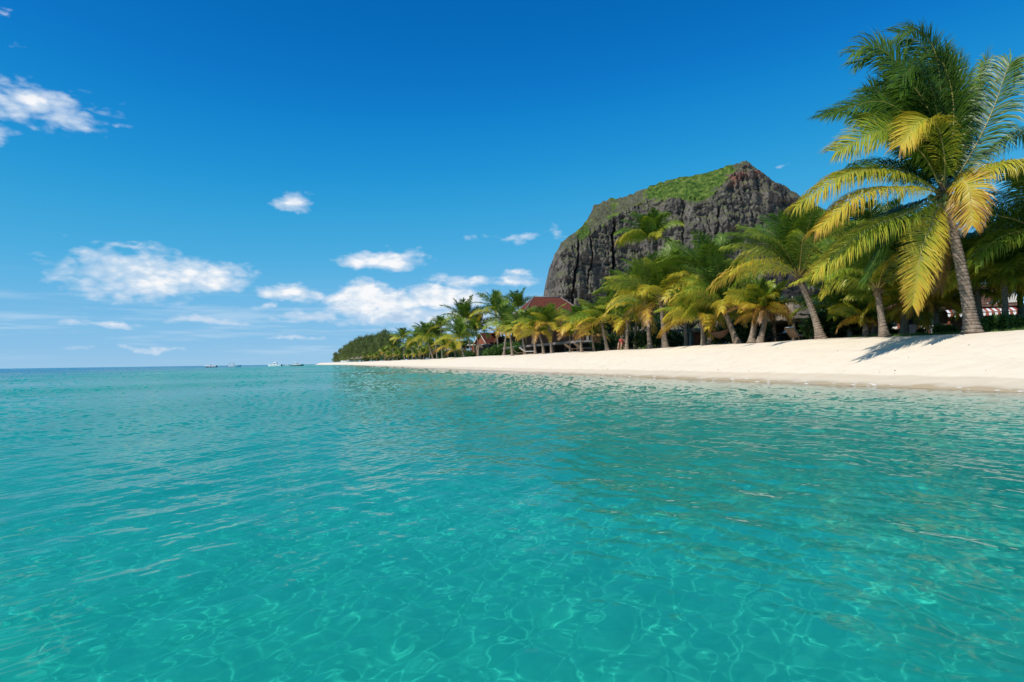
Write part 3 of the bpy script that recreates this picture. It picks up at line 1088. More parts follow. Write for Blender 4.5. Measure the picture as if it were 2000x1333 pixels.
# near palms: base px, inland n, crown px, crown py, frond length m, fronds, trunk radii, yellow shift, label
NEAR = [
    (1603, 8.6, 1560, 545, 4.8, 20, .24, .16, -0.05, 'coconut palm leaning left beside the thatched pavilion, with orange stalks', (0.25, 0, -.1)),
    (1727, 8.6, 1714, 568, 3.7, 19, .20, .15, -0.12, 'dark upright coconut palm under the tallest palm\'s long left fronds', (0, 0, 0)),
    (1299, 8.4, 1291, 588, 4.6, 21, .25, .17, 0.02, 'coconut palm with golden arching fronds and a pale boot-covered trunk', (0, 0, 0)),
    (1268, 9.6, 1268, 470, 3.1, 15, .16, .12, -0.08, 'tall windblown coconut palm rising highest before the dark cliff', (0, 0, 0)),
    (1374, 8.2, 1371, 626, 3.3, 15, .16, .13, 0.1, 'small yellow-green palm in front of the hammock', (0, 0, 0)),
    (1386, 10.5, 1388, 548, 4.2, 14, .17, .13, -0.14, 'dark green palm with stiff upright fronds left of the leaning palm', (0, 0, 0)),
    (1440, 9.2, 1414, 604, 3.9, 17, .22, .16, -0.05, 'palm with a short slanting pale trunk left of the pavilion', (0, 0, 0)),
    (1468, 8.7, 1478, 606, 2.3, 15, .22, .18, .24, 'stubby palm with drooping orange-brown fronds and a thick trunk', (0, 0, 0)),
    (1484, 8.9, 1498, 612, 2.2, 11, .19, .15, .14, 'second stubby palm close against the pavilion\'s left corner', (0, 0, 0)),
    (1186, 8.6, 1176, 632, 3.1, 15, .18, .14, 0.08, 'low yellow palm left of the seated person', (0, 0, 0)),
    (1224, 9.0, 1226, 628, 3.4, 14, .16, .13, .04, 'slim green palm just behind the seated person', (0, 0, 0)),
    (1270, 8.7, 1262, 600, 3.9, 16, .20, .15, 0.06, 'palm with fallen golden fronds left of the boot-covered trunk', (0, 0, 0)),
    (1240, 10.5, 1245, 585, 3.8, 14, .15, .12, -0.12, 'dark mid-height palm behind the golden arching fronds', (0, 0, 0)),
    (1340, 11.5, 1336, 555, 3.6, 14, .16, .12, -0.15, 'dark palm standing back between the golden palm and the small yellow one', (0, 0, 0)),
    (1136, 8.3, 1132, 636, 2.5, 14, .14, .11, 0.12, 'yellow palm right of the red roof with wide low fronds', (0, 0, 0)),
    (1113, 8.2, 1113, 656, 1.7, 10, .10, .08, .30, 'very small umbrella-shaped golden palm on the sand edge', (0, 0, 0)),
    (1160, 8.3, 1157, 655, 2.0, 11, .11, .09, .26, 'knee-high golden palm between two yellow palms', (0, 0, 0)),
    (1078, 8.8, 1072, 634, 2.9, 15, .17, .13, 0.06, 'bright green-yellow palm in front of the red roof\'s middle', (0, 0, 0)),
    (1062, 8.2, 1052, 650, 2.7, 13, .17, .13, 0.14, 'palm with slanted trunk and one long golden frond touching the sand', (.2, 0, 0)),
    (1046, 8.6, 1040, 636, 2.8, 15, .16, .13, 0.02, 'green-yellow palm under the red roof\'s left slope', (0, 0, 0)),
    (1765, 11.5, 1768, 590, 3.1, 13, .19, .15, .02, 'pale-trunked palm before the white villa wall', (0, 0, 0)),
    (1708, 12.5, 1712, 500, 4.2, 17, .17, .13, -0.18, 'tall dark palm behind the tallest palm\'s left fronds', (0, 0, 0)),
    (1662, 12.5, 1655, 610, 3.0, 15, .17, .14, -0.15, 'palm right of the slanting trunk, in deep shade', (0, 0, 0)),
    (1692, 11.2, 1690, 630, 2.0, 13, .16, .13, .12, 'short palm with curled fronds left of the dark upright palm', (0, 0, 0)),
    (1830, 13.0, 1828, 606, 3.0, 13, .15, .12, .14, 'low palm with yellow fronds left of the thickest trunk', (0, 0, 0)),
    (1917, 13.0, 1908, 560, 3.6, 16, .16, .13, -0.05, 'palm half hidden behind the tallest palm\'s trunk', (0, 0, 0)),
    (1964, 12.5, 1962, 548, 3.0, 16, .17, .13, -0.08, 'palm with stiff fan-like green fronds beside the striped awning', (0, 0, 0)),
    (1994, 16.0, 1992, 566, 3.2, 13, .16, .13, -.12, 'dark low palm at the villa\'s right end behind the bright shrubs', (0, 0, 0)),
    (2062, 11.5, 2058, 470, 4.4, 18, .22, .16, -0.25, 'palm at the right border whose dark fronds reach into the picture', (0, 0, 0)),
]


def near_palms():
    for i, (bx, n, cx, cy, fl, nf, r0, r1, yel, label, bend) in enumerate(NEAR):
        rng = np.random.default_rng(100 + i)
        b = base_at(bx, n)
        c = at(cx, cy, b.y + rng.uniform(-.2, .2))
        far = b.y > 60
        fm = crown_fronds(nf + 7, fl, rng, yel + .05, 64 if far else 100, 3, .06 if far else .046, None, {1603: .68, 1727: .7, 1299: .78, 1440: .75, 1268: .8}.get(bx, 1.0), rng.uniform(.55, 1.5))
        make_palm(b, c, fm, r0 * .86, r1 * .86, label, 300 + i, bend, step=.12 if not far else .2, boots=True, sides=12)


near_palms()

# far palms: base px, inland n, crown px, crown py, frond length m, kit, label
FARP = [
    (1026, 8.8, 1018, 644, 3.0, 0, 'green palm below the red roof\'s left eave'),
    (1001, 8.2, 996, 652, 3.0, 2, 'yellow-tipped palm left of the long golden frond'),
    (984, 9.0, 990, 640, 4.0, 1, 'palm with upright dark spear fronds left of the red roof'),
    (974, 14, 968, 612, 5.0, 0, 'tall palm with one drooping yellow frond beside the small red gable'),
    (1016, 30, 1012, 603, 5.5, 1, 'dark palm peeping over the red roof\'s left slope'),
    (922, 14, 908, 628, 6.0, 1, 'broad dark palm, tallest of the clump left of the small red gable'),
    (938, 16, 930, 648, 5.6, 1, 'second dark palm of the clump, behind the wooden post house'),
    (907, 8.6, 897, 664, 5.0, 0, 'leaning green palm on the lawn left of the wooden post house'),
    (876, 8.0, 871, 680, 3.6, 2, 'low golden palm on the lawn edge'),
    (890, 9.0, 888, 686, 2.6, 2, 'small orange palm in front of the shelters on the lawn'),
    (864, 9.5, 861, 640, 3.6, 3, 'slender solitary palm with a small tufted crown'),
    (854, 8.6, 850, 662, 4.6, 1, 'palm with a leaning pale trunk beside the slender one'),
    (846, 8.0, 834, 662, 5.4, 3, 'windswept palm with fronds streaming left and two-tone trunk'),
    (822, 8.6, 816, 668, 4.6, 1, 'leaning palm just left of the windswept one'),
    (790, 8.0, 787, 662, 5.0, 3, 'windswept palm at the edge of the dark casuarinas'),
    (769, 10.0, 767, 680, 4.0, 1, 'green palm half inside the casuarina grove'),
    (752, 9.5, 750, 690, 3.4, 2, 'yellowish palm under the casuarinas'),
    (806, 9.5, 804, 678, 4.5, 1, 'dark palm between the two windswept palms'),
    (838, 9.5, 842, 682, 3.6, 1, 'golden palm behind the two leaning trunks'),
    (712, 8.6, 712, 697, 2.6, 2, 'leftmost of the row of golden bush palms'),
    (724, 8.3, 723, 697, 2.6, 2, 'second from the left of the row of golden bush palms'),
    (736, 8.3, 736, 697, 2.6, 2, 'third from the left of the row of golden bush palms'),
    (760, 8.2, 760, 696, 2.4, 2, 'fourth from the left of the row of golden bush palms'),
    (776, 8.2, 776, 695, 2.4, 2, 'golden bush palm just left of the windswept palm by the casuarinas'),
    (798, 8.3, 798, 694, 2.3, 0, 'bush palm just right of the windswept palm by the casuarinas'),
    (812, 8.2, 812, 693, 2.2, 0, 'bush palm under the leaning palm'),
    (828, 8.4, 828, 692, 2.2, 2, 'rightmost of the row of golden bush palms'),
]


def far_palms():
    kits = []
    for k, (nf, yel, wk, sp) in enumerate([(15, .05, 1.0, 1.0), (17, -.10, 1.0, .9), (14, .24, .7, 1.05), (14, -.02, 2.6, .9)]):
        rng = np.random.default_rng(900 + k)
        kits.append(crown_fronds(nf + 4, 4.0, rng, yel, 44, 2, .10, 1.15, sp, wk))
    for i, (bx, n, cx, cy, fl, k, label) in enumerate(FARP):
        b = base_at(bx, n)
        c = at(cx, cy, b.y)
        if c.z < b.z + .4:
            c.z = b.z + .4
        s = fl / 4.0
        make_palm(b, c, kits[k], .15 + .02 * s, .12 + .01 * s, label, 600 + i, (0, 0, 0), .35, 0, scale=s, rz=(i * 37 % 40 - 20) * math.pi / 180, sides=8, boots=False)


far_palms()


# ------------------------------------------------------------------ trees and shrubs
def leaf_cloud(rng, centers, radii, n, size, aspect, droop=0.0, up=0.0, shell=0.55):
    """leaf or spray cards spread through a crown made of clumps"""
    centers = np.asarray(centers, float)
    radii = np.asarray(radii, float)
    w = radii.prod(axis=1) ** (2 / 3)
    pick = rng.choice(len(centers), n, p=w / w.sum())
    d = unit(rng.normal(0, 1, (n, 3)))
    rr = shell + (1 - shell) * rng.random(n) ** .6
    rr *= 1 + .16 * np.sin(d[:, 0] * 7 + pick) * np.sin(d[:, 2] * 6 + pick * 2)
    p = centers[pick] + d * radii[pick] * rr[:, None]
    ax = unit(d + rng.normal(0, .6, (n, 3)) + np.array([0, 0, up - droop]))
    b = unit(np.cross(ax, rng.normal(0, 1, (n, 3))))
    L = (size * rng.uniform(.6, 1.3, n))[:, None]
    W = L * aspect
    v = np.empty((n, 4, 3))
    v[:, 0] = p
    v[:, 1] = p + ax * L * .45 + b * W * .5
    v[:, 2] = p + ax * L - np.array([0, 0, 1]) * L * droop * .4
    v[:, 3] = p + ax * L * .45 - b * W * .5
    tone = np.repeat(np.clip(rng.normal(.45, .2, n) + .10 * np.sin(pick * 1.7), 0, 1), 4)
    f = np.arange(n * 4).reshape(n, 4)
    return v.reshape(-1, 3), f, tone


def casuarina_kit(seed):
    rng = np.random.default_rng(seed)
    H = 10.0
    mb = MB()
    mb.tube([(0, 0, -.4), (.1, 0, 2.5), (0, .1, 6), (.15, 0, 9.6)], [.26, .2, .12, .03], 7)
    C, Rd = [], []
    for i in range(26):
        z = 1.0 + 8.4 * (i / 25.0)
        a = i * 2.4 + rng.normal(0, .3)
        spread = (3.1 * (1 - (z / 10.6) ** 1.6) + .25) * rng.uniform(.55, 1.0)
        e = Vector((math.cos(a) * spread, math.sin(a) * spread, z + rng.uniform(.2, .9)))
        mb.tube([(0, 0, z - .5), (e.x * .5, e.y * .5, z + .1), e], [.07, .045, .015], 5)
        C.append(e)
        s = rng.uniform(.75, 1.25) * (1.15 - .055 * z)
        Rd.append((s * 1.15, s * 1.15, s))
    for i in range(9):
        a, r = i * 2.4, .3 + .28 * i
        C.append(Vector((math.cos(a) * r, math.sin(a) * r, 9.9 - .32 * r - .5 * (r / 2.2) ** 2 * 2)))
        Rd.append((.2, .2, 1.5))
    v, f, t = leaf_cloud(rng, C, Rd, 5600, 1.15, .10, 0, 1.0, .25)
    return np_mesh('trunk', mb.v, mb.f, [M_BARK], True), np_mesh('crown', v, f, [M_CASU], True, None, {'tone': t})


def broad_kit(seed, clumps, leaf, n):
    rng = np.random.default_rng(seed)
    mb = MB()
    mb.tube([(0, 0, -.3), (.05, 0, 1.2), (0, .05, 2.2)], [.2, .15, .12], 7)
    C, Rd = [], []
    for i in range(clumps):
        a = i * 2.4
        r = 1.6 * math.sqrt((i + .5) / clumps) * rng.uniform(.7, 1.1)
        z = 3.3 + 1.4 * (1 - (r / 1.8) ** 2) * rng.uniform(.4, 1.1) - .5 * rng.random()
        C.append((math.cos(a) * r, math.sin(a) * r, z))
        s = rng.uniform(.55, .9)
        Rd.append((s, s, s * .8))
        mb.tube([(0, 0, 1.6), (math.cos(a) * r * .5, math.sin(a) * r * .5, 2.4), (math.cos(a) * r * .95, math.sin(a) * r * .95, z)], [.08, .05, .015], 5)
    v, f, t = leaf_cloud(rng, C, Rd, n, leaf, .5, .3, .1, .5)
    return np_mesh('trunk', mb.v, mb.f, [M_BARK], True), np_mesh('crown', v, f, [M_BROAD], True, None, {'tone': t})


def shrub_kit(seed, mat, leaf, n, aspect=.4):
    rng = np.random.default_rng(seed)
    mb = MB()
    C, Rd = [], []
    for i in range(9):
        a = i * 2.4
        r = .62 * math.sqrt(i / 9)
        z = .30 + .42 * (1 - r) * rng.uniform(.6, 1.2)
        C.append((math.cos(a) * r, math.sin(a) * r, z))
        s = rng.uniform(.24, .38)
        Rd.append((s, s, s))
        mb.tube([(math.cos(a) * .05, math.sin(a) * .05, -.1), (math.cos(a) * r * .6, math.sin(a) * r * .6, z * .6), (math.cos(a) * r, math.sin(a) * r, z)], [.03, .02, .008], 4)
    v, f, t = leaf_cloud(rng, C, Rd, n, leaf, aspect, .25, .35, .3)
    v[:, 2] = np.maximum(v[:, 2], -.05)
    return np_mesh('stem', mb.v, mb.f, [M_BARK], True), np_mesh('foliage', v, f, [mat], True, None, {'tone': t})


def plant(name, kit, parts, loc, s, rz, label, cat, group):
    o = empty(name, loc, rz, label, cat, group)
    o.scale = s if hasattr(s, '__len__') else (s, s, s)
    for nm, me in zip(parts, kit):
        link(nm, me, o)
    return o


def trees():
    ck = [casuarina_kit(40 + i) for i in range(3)]
    # px, inland n, top py
    cas = [(656, 5, 690, 'seaward-leaning casuarina at the very tip of the far point'), (666, 7, 683, 'second casuarina from the tip of the far point'),
           (676, 8, 676, 'third casuarina from the tip of the far point'), (686, 10, 670, 'fourth casuarina from the tip of the far point'),
           (696, 12, 665, 'fifth casuarina from the tip of the far point'), (706, 13, 661, 'casuarina above the leftmost golden bush palm'),
           (717, 14, 659, 'casuarina above the gap between the two left golden bush palms'), (728, 14, 657, 'casuarina with a ragged top in the middle of the grove'),
           (740, 15, 655, 'casuarina left of the tallest one in the grove'), (752, 15, 649, 'tallest dark casuarina of the far grove'),
           (763, 15, 655, 'dark casuarina just right of the tallest one'), (775, 16, 656, 'casuarina just left of the windswept palm at the grove edge'),
           (800, 18, 664, 'casuarina right of the windswept palm at the grove edge'), (818, 20, 662, 'casuarina behind the leaning palms'),
           (838, 22, 662, 'casuarina behind the windswept palm with two-tone trunk'), (858, 24, 664, 'casuarina behind the slender solitary palm'),
           (878, 26, 666, 'casuarina right of the slender solitary palm'), (690, 16, 676, 'casuarina in the second row behind the fourth from the tip'),
           (672, 11, 686, 'low casuarina in the second row near the tip'), (760, 22, 660, 'casuarina in the second row behind the tallest one')]
    for i, (px, n, top, label) in enumerate(cas):
        b = base_at(px, n)
        h = at(px, top, b.y).z - b.z
        plant('casuarina_tree', ck[i % 3], ('trunk', 'crown'), b, (h / 10.3 * (1.15 if i < 6 else 1), h / 10.3, h / 10.3), i * 1.3, label, 'tree', 'casuarinas on the far point')
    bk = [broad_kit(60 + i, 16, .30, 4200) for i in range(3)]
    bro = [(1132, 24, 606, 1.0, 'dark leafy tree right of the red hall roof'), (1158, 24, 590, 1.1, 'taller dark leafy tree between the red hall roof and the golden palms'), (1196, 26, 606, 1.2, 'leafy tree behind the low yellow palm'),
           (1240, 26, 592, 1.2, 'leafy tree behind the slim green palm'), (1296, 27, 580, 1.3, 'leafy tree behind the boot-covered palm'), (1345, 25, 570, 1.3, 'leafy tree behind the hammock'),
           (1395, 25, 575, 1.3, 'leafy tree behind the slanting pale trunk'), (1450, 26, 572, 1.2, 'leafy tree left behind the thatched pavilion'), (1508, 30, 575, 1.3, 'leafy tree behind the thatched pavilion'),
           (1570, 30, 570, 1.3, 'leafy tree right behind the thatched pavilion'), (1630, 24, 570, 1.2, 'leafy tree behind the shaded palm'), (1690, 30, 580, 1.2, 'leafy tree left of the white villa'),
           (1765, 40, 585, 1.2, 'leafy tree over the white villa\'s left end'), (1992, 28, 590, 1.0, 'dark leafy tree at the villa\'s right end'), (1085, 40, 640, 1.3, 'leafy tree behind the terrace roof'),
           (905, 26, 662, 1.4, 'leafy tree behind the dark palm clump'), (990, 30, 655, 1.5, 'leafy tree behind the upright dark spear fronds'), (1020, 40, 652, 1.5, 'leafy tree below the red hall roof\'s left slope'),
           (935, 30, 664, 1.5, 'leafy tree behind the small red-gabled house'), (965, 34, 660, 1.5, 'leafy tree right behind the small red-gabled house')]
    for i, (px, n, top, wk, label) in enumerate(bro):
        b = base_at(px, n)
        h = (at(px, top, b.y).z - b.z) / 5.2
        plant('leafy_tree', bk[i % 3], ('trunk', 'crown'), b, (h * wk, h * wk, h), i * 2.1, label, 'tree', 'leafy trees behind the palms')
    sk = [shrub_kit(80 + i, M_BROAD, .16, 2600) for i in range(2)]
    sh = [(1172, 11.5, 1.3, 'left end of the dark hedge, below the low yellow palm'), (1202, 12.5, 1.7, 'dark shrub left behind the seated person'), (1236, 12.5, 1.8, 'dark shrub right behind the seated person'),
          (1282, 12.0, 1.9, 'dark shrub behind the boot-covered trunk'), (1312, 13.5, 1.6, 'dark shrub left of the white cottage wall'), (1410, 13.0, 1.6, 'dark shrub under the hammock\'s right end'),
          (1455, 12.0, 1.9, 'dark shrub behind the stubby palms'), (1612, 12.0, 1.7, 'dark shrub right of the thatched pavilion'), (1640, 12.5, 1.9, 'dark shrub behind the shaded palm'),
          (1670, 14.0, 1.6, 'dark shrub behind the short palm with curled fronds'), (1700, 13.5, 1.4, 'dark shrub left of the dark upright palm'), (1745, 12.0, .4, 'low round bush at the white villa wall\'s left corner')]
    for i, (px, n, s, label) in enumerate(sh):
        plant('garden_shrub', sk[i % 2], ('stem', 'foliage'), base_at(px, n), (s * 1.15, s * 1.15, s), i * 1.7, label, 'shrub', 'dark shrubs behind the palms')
    lk = [shrub_kit(90 + i, M_SHRUB, .30, 900, .3) for i in range(2)]
    for i, (px, n, s, label) in enumerate([(1836, 12.0, .5, 'clipped feathery bush left of the villa door'), (1855, 12.0, .45, 'feathery bush touching the villa door\'s left side'), (1932, 10.8, .65, 'bright big-leaved shrub right of the thickest trunk'),
                                           (1958, 10.8, .75, 'bright big-leaved shrub at the foot of the fan-like palm'), (1984, 10.6, .65, 'bright big-leaved shrub nearest the right border'), (1800, 13.0, .35, 'low green bush before the villa\'s dark bench')]):
        plant('garden_bush', lk[i % 2], ('stem', 'foliage'), base_at(px, n), s, i * 1.1, label, 'shrub', 'bright bushes before the villa')
    vk = shrub_kit(97, M_SHRUB, .2, 1500, .35)
    for i, (px, n, s, label) in enumerate([(1013, 10, 1.3, 'green bush below the yellow-tipped palm'), (988, 12, 2.0, 'green bush left of the yellow-tipped palm'), (1000, 16, 2.4, 'tall green bush behind the yellow-tipped palm'), (900, 17, 2.6, 'tall green bush behind the leaning green palm'), (866, 17, 3.0, 'tall green bush behind the slender solitary palm'), (965, 10, 1.5, 'green bush right of the wooden post house'), (948, 12, 1.3, 'green bush just behind the wooden post house'), (915, 13, 1.5, 'green bush under the dark palm clump'), (880, 13, 1.8, 'green bush by the lawn shelters'),
                                           (850, 13, 2.2, 'green bush between the two leaning trunks'), (826, 13, 2.6, 'green bush behind the rightmost golden bush palm'), (800, 13, 3.0, 'green bush right of the grove edge palm'), (778, 14, 3.2, 'green bush left of the grove edge palm'), (755, 14, 3.4, 'green bush under the tallest casuarina'), (735, 14, 3.6, 'green bush behind the third golden bush palm'), (715, 13, 3.8, 'green bush behind the leftmost golden bush palm')]):
        plant('beach_bush', vk, ('stem', 'foliage'), base_at(px, n), (s * 1.3, s * 1.3, s), i * 1.9, label, 'shrub', 'green bushes along the far beach')


trees()

# ------------------------------------------------------------------ building materials
M_WHITE = plain('white_plaster', (.66, .63, .57), .85, .08, 2, .1, .15)
M_REDWOOD = plain('red_brown_wood', (.20, .065, .035), .6, .3, 5, .2, .2, (1, 1, .2))
M_DARKWOOD = plain('dark_wood', (.075, .05, .035), .7, .35, 6, .2, .2, (1, 1, .2))
M_WOOD = plain('weathered_wood', (.22, .15, .10), .75, .35, 6, .3, .2, (1, 1, .2))
M_THATCH = plain('thatch', (.20, .165, .125), .95, .45, 10, .9, .05, (1, 1, .15))
M_SHINGLE = plain('red_shingle', (.14, .043, .028), .85, .45, 3.5, .5, .1)
M_SLATEEDGE = plain('grey_ridge', (.20, .17, .16), .8, .3, 3, .2, .1)
M_GLASSDARK = plain('dark_window', (.02, .025, .03), .12, .2, 2, 0, .5)
M_CLOTH = plain('white_cloth', (.72, .71, .68), .9, .06, 3, .1, .1)
M_STRIPE = plain('red_stripe_cloth', (.33, .07, .045), .85, .12, 3, .1, .1)
M_GELCOAT = plain('white_gelcoat', (.78, .78, .76), .25, .04, 1.5, 0, .5)
M_NAVY = plain('dark_hull_paint', (.02, .024, .03), .3, .2, 1.5, 0, .5)
M_METAL = plain('boat_metal', (.55, .56, .58), .3, .1, 2, 0, .5, metal=.8)
M_GREYTILE = plain('grey_flat_roof', (.30, .285, .265), .8, .2, 2, .2, .2)
M_STONE = plain('pale_stone', (.42, .37, .31), .85, .25, 4, .4, .2)


def shingle_slope(mb, e0, e1, r0, r1, courses, rng, mi=0, thick=.05):
    """one roof slope from the eave line e0-e1 up to the ridge line r0-r1 in stepped courses of single shingles' relief"""
    e0, e1, r0, r1 = map(Vector, (e0, e1, r0, r1))
    nrm = (e1 - e0).cross(r0 - e0)
    if nrm.z < 0:
        nrm = -nrm
    nrm.normalize()
    for i in range(courses):
        a, b = i / courses, min(1.0, (i + 1.25) / courses)
        A0, A1 = e0.lerp(r0, a), e1.lerp(r1, a)
        B0, B1 = e0.lerp(r0, b), e1.lerp(r1, b)
        n = max(2, int((A1 - A0).length / .6))
        lo, hi = [], []
        for k in range(n + 1):
            j = rng.uniform(-.02, .02)
            lo.append(A0.lerp(A1, k / n) + nrm * (thick + j) + (A0 - B0) * j)
            hi.append(B0.lerp(B1, k / n) + nrm * .004)
        dn = [q - nrm * thick * 1.1 for q in lo]
        v = dn + lo + hi
        m = n + 1
        f = []
        for k in range(n):
            f.append((k, k + 1, m + k + 1, m + k))
            f.append((m + k, m + k + 1, 2 * m + k + 1, 2 * m + k))
        mb.add(v, f, mi)


def hip_roof(parent, w, d, ridge, z0, z1, courses, mat, seed, name='roof', ridge_mat=None):
    rng = random.Random(seed)
    mb = MB()
    a, b, r = w / 2, d / 2, ridge / 2
    shingle_slope(mb, (-a, -b, z0), (a, -b, z0), (-r, 0, z1), (r, 0, z1), courses, rng)
    shingle_slope(mb, (a, b, z0), (-a, b, z0), (r, 0, z1), (-r, 0, z1), courses, rng)
    shingle_slope(mb, (-a, b, z0), (-a, -b, z0), (-r, 0, z1), (-r, 0, z1), courses, rng)
    shingle_slope(mb, (a, -b, z0), (a, b, z0), (r, 0, z1), (r, 0, z1), courses, rng)
    mb.add([(-a + .1, -b + .1, z0 + .02), (a - .1, -b + .1, z0 + .02), (a - .1, b - .1, z0 + .02), (-a + .1, b - .1, z0 + .02)], [(0, 1, 2, 3)])
    o = mb.build(name, mat, parent)
    if ridge_mat:
        rb = MB()
        rb.tube([(-r, 0, z1 + .05), (r, 0, z1 + .05)], .14, 6)
        for sx in (-1, 1):
            for sy in (-1, 1):
                rb.tube([(sx * r, 0, z1 + .05), (sx * a, sy * b, z0 + .08)], .12, 6)
        rb.build('ridge_cap', ridge_mat, o, True)
    return o


def part(parent, name, mat, boxes, smooth=False):
    mb = MB()
    for q in boxes:
        mb.box(*q)
    return mb.build(name, mat, parent, smooth)


SHORE_RZ = math.atan2(SB[1], SB[0])          # local x = inland, local y = along the shore


def red_hall():
    b = base_at(1071, 32)
    o = empty('beach_hall', b, SHORE_RZ, 'large hall with steep red shingled hip roof before the cliff', 'building')
    k = b.y / FPX
    zt = at(1071, 581, b.y).z - b.z
    half = 26 * k / math.cos(SHORE_RZ)
    drop = zt * .52
    hip_roof(o, 2 * half + 2 * drop * 1.02, 17, 2 * half, zt - drop, zt, 26, M_SHINGLE, 3, 'roof', M_SLATEEDGE)
    part(o, 'wall', M_REDWOOD, [((0, 0, (zt - drop) / 2), (2 * half + drop * 1.1, 12, zt - drop))])
    eave = MB()
    for sx in (-1, 1):
        eave.box((sx * (half + drop * 1.0), 0, zt - drop - .45), (3.2, 17.5, .14), ry=sx * .38)
    eave.build('lower_eave', M_SHINGLE, o)
    for i in range(6):
        for sx in (-1, 1):
            part(o, 'post', M_DARKWOOD, [((sx * (half + drop * .92), -7.5 + 3 * i, (zt - drop - .6) / 2), (.28, .28, zt - drop - .6))])


red_hall()


def gable_house():
    b = base_at(956, 20)
    o = empty('veranda_house', b, SHORE_RZ - R(62), 'small house with red gable, white trim and balcony left of the red hall', 'building')
    part(o, 'wall', M_REDWOOD, [((0, 0, 1.7), (6.6, 5, 3.4))])
    g = MB()
    g.add([(-1.9, -2.52, 3.4), (1.9, -2.52, 3.4), (0, -2.52, 5.6), (-1.9, -2.3, 3.4), (1.9, -2.3, 3.4), (0, -2.3, 5.6)], [(0, 1, 2), (5, 4, 3), (0, 3, 4, 1), (1, 4, 5, 2), (2, 5, 3, 0)])
    g.build('gable', M_REDWOOD, o)
    rng = random.Random(4)
    r = MB()
    shingle_slope(r, (-2.3, -3, 3.2), (-2.3, 3, 3.2), (0, -3, 5.8), (0, 3, 5.8), 9, rng)
    shingle_slope(r, (2.3, 3, 3.2), (2.3, -3, 3.2), (0, 3, 5.8), (0, -3, 5.8), 9, rng)
    r.build('roof', M_SHINGLE, o)
    for s in (-1, 1):
        part(o, 'verge_board', M_WHITE, [((s * 1.15, -3.03, 4.42), (.14, .06, 3.45), 0, 0, 1, 0, -s * R(41.5))])
    part(o, 'canopy', M_WHITE, [((.6, -3.6, 2.95), (6.6, 2.0, .16))])
    part(o, 'balcony_floor', M_DARKWOOD, [((.2, -3.6, .75), (7.2, 2.2, .14))])
    part(o, 'hand_rail', M_REDWOOD, [((.2, -4.65, 1.72), (7.2, .07, .08))])
    for i in range(19):
        part(o, 'baluster', M_REDWOOD, [((-3.3 + i * .39, -4.65, 1.25), (.06, .06, .87))])
    for x in (-3.2, -1, 1.2, 3.6):
        part(o, 'post', M_REDWOOD, [((x, -4.5, 1.45), (.14, .14, 2.9))])
    for x in (-2, 0, 2):
        w = part(o, 'window', M_WHITE, [((x, -2.53, 2.0), (1.15, .06, 1.5))])
        part(w, 'pane', M_GLASSDARK, [((x, -2.57, 2.0), (.95, .03, 1.3))])


gable_house()


def post_house():
    b = base_at(935, 9.4)
    o = empty('post_house', b, SHORE_RZ - R(60), 'small wooden shrine-like house on a thick post at the lawn edge', 'post house')
    k = b.y / FPX
    h = 25 * k
    part(o, 'post', M_WOOD, [((0, 0, h * .28), (.5, .5, h * .6)), ((0, 0, .08), (.7, .7, .16))])
    part(o, 'cabin', M_WOOD, [((0, 0, h * .66), (.72, .6, h * .22))])
    part(o, 'opening', M_DARKWOOD, [((0, -.31, h * .66), (.34, .03, h * .13))])
    r = MB()
    rng = random.Random(2)
    shingle_slope(r, (-.72, -.5, h * .70), (-.72, .5, h * .70), (0, -.5, h), (0, .5, h), 4, rng, 0, .03)
    shingle_slope(r, (.72, .5, h * .70), (.72, -.5, h * .70), (0, .5, h), (0, -.5, h), 4, rng, 0, .03)
    r.build('roof', M_WOOD, o)
    g = MB()
    g.add([(-.5, -.32, h * .76), (.5, -.32, h * .76), (0, -.32, h * .97)], [(0, 1, 2)])
    g.add([(-.5, .32, h * .76), (.5, .32, h * .76), (0, .32, h * .97)], [(2, 1, 0)])
    g.build('gable', M_WOOD, o)


post_house()


def terrace():
    p0, p1 = base_at(1166, 13.0), base_at(1012, 13.0)
    c = (p0 + p1) / 2
    L = (p1 - p0).length
    z = at(1090, 674, c.y).z
    c.z = gz(c.x, c.y)
    o = empty('beach_terrace', c, SHORE_RZ, 'long low terrace with a thin grey flat roof behind the yellow palms', 'pavilion')
    h = z - c.z
    part(o, 'roof_slab', M_GREYTILE, [((0, 0, h), (5, L, .16))])
    part(o, 'fascia', M_SLATEEDGE, [((-2.53, 0, h - .07), (.05, L, .26))])
    part(o, 'back_wall', M_DARKWOOD, [((2.3, 0, h * .48), (.15, L - .4, h * .94))])
    part(o, 'floor', M_STONE, [((0, 0, .06), (4.9, L, .12))])
    n = int(L / 4)
    for i in range(n + 1):
        part(o, 'post', M_DARKWOOD, [((-2.2, -L / 2 + .3 + i * (L - .6) / n, h * .5), (.16, .16, h - .2))])


terrace()


def cottage():
    b = base_at(1358, 18)
    o = empty('white_cottage', b, SHORE_RZ - R(66), 'low white cottage with a flat straw-coloured roof behind the hammock', 'building')
    w = 104 * b.y / FPX
    part(o, 'wall', M_WHITE, [((0, 0, .8), (w, 3.5, 1.6))])
    part(o, 'roof', M_THATCH, [((0, -.1, 1.72), (w + .8, 4.4, .22))])
    for x in (-w * .27, w * .02, w * .3):
        part(o, 'door', M_REDWOOD, [((x, -1.77, .75), (.95, .05, 1.45))])
    for i in range(5):
        part(o, 'post', M_WOOD, [((-w / 2 + .2 + i * (w - .4) / 4, -2.15, .8), (.13, .13, 1.62))])


cottage()


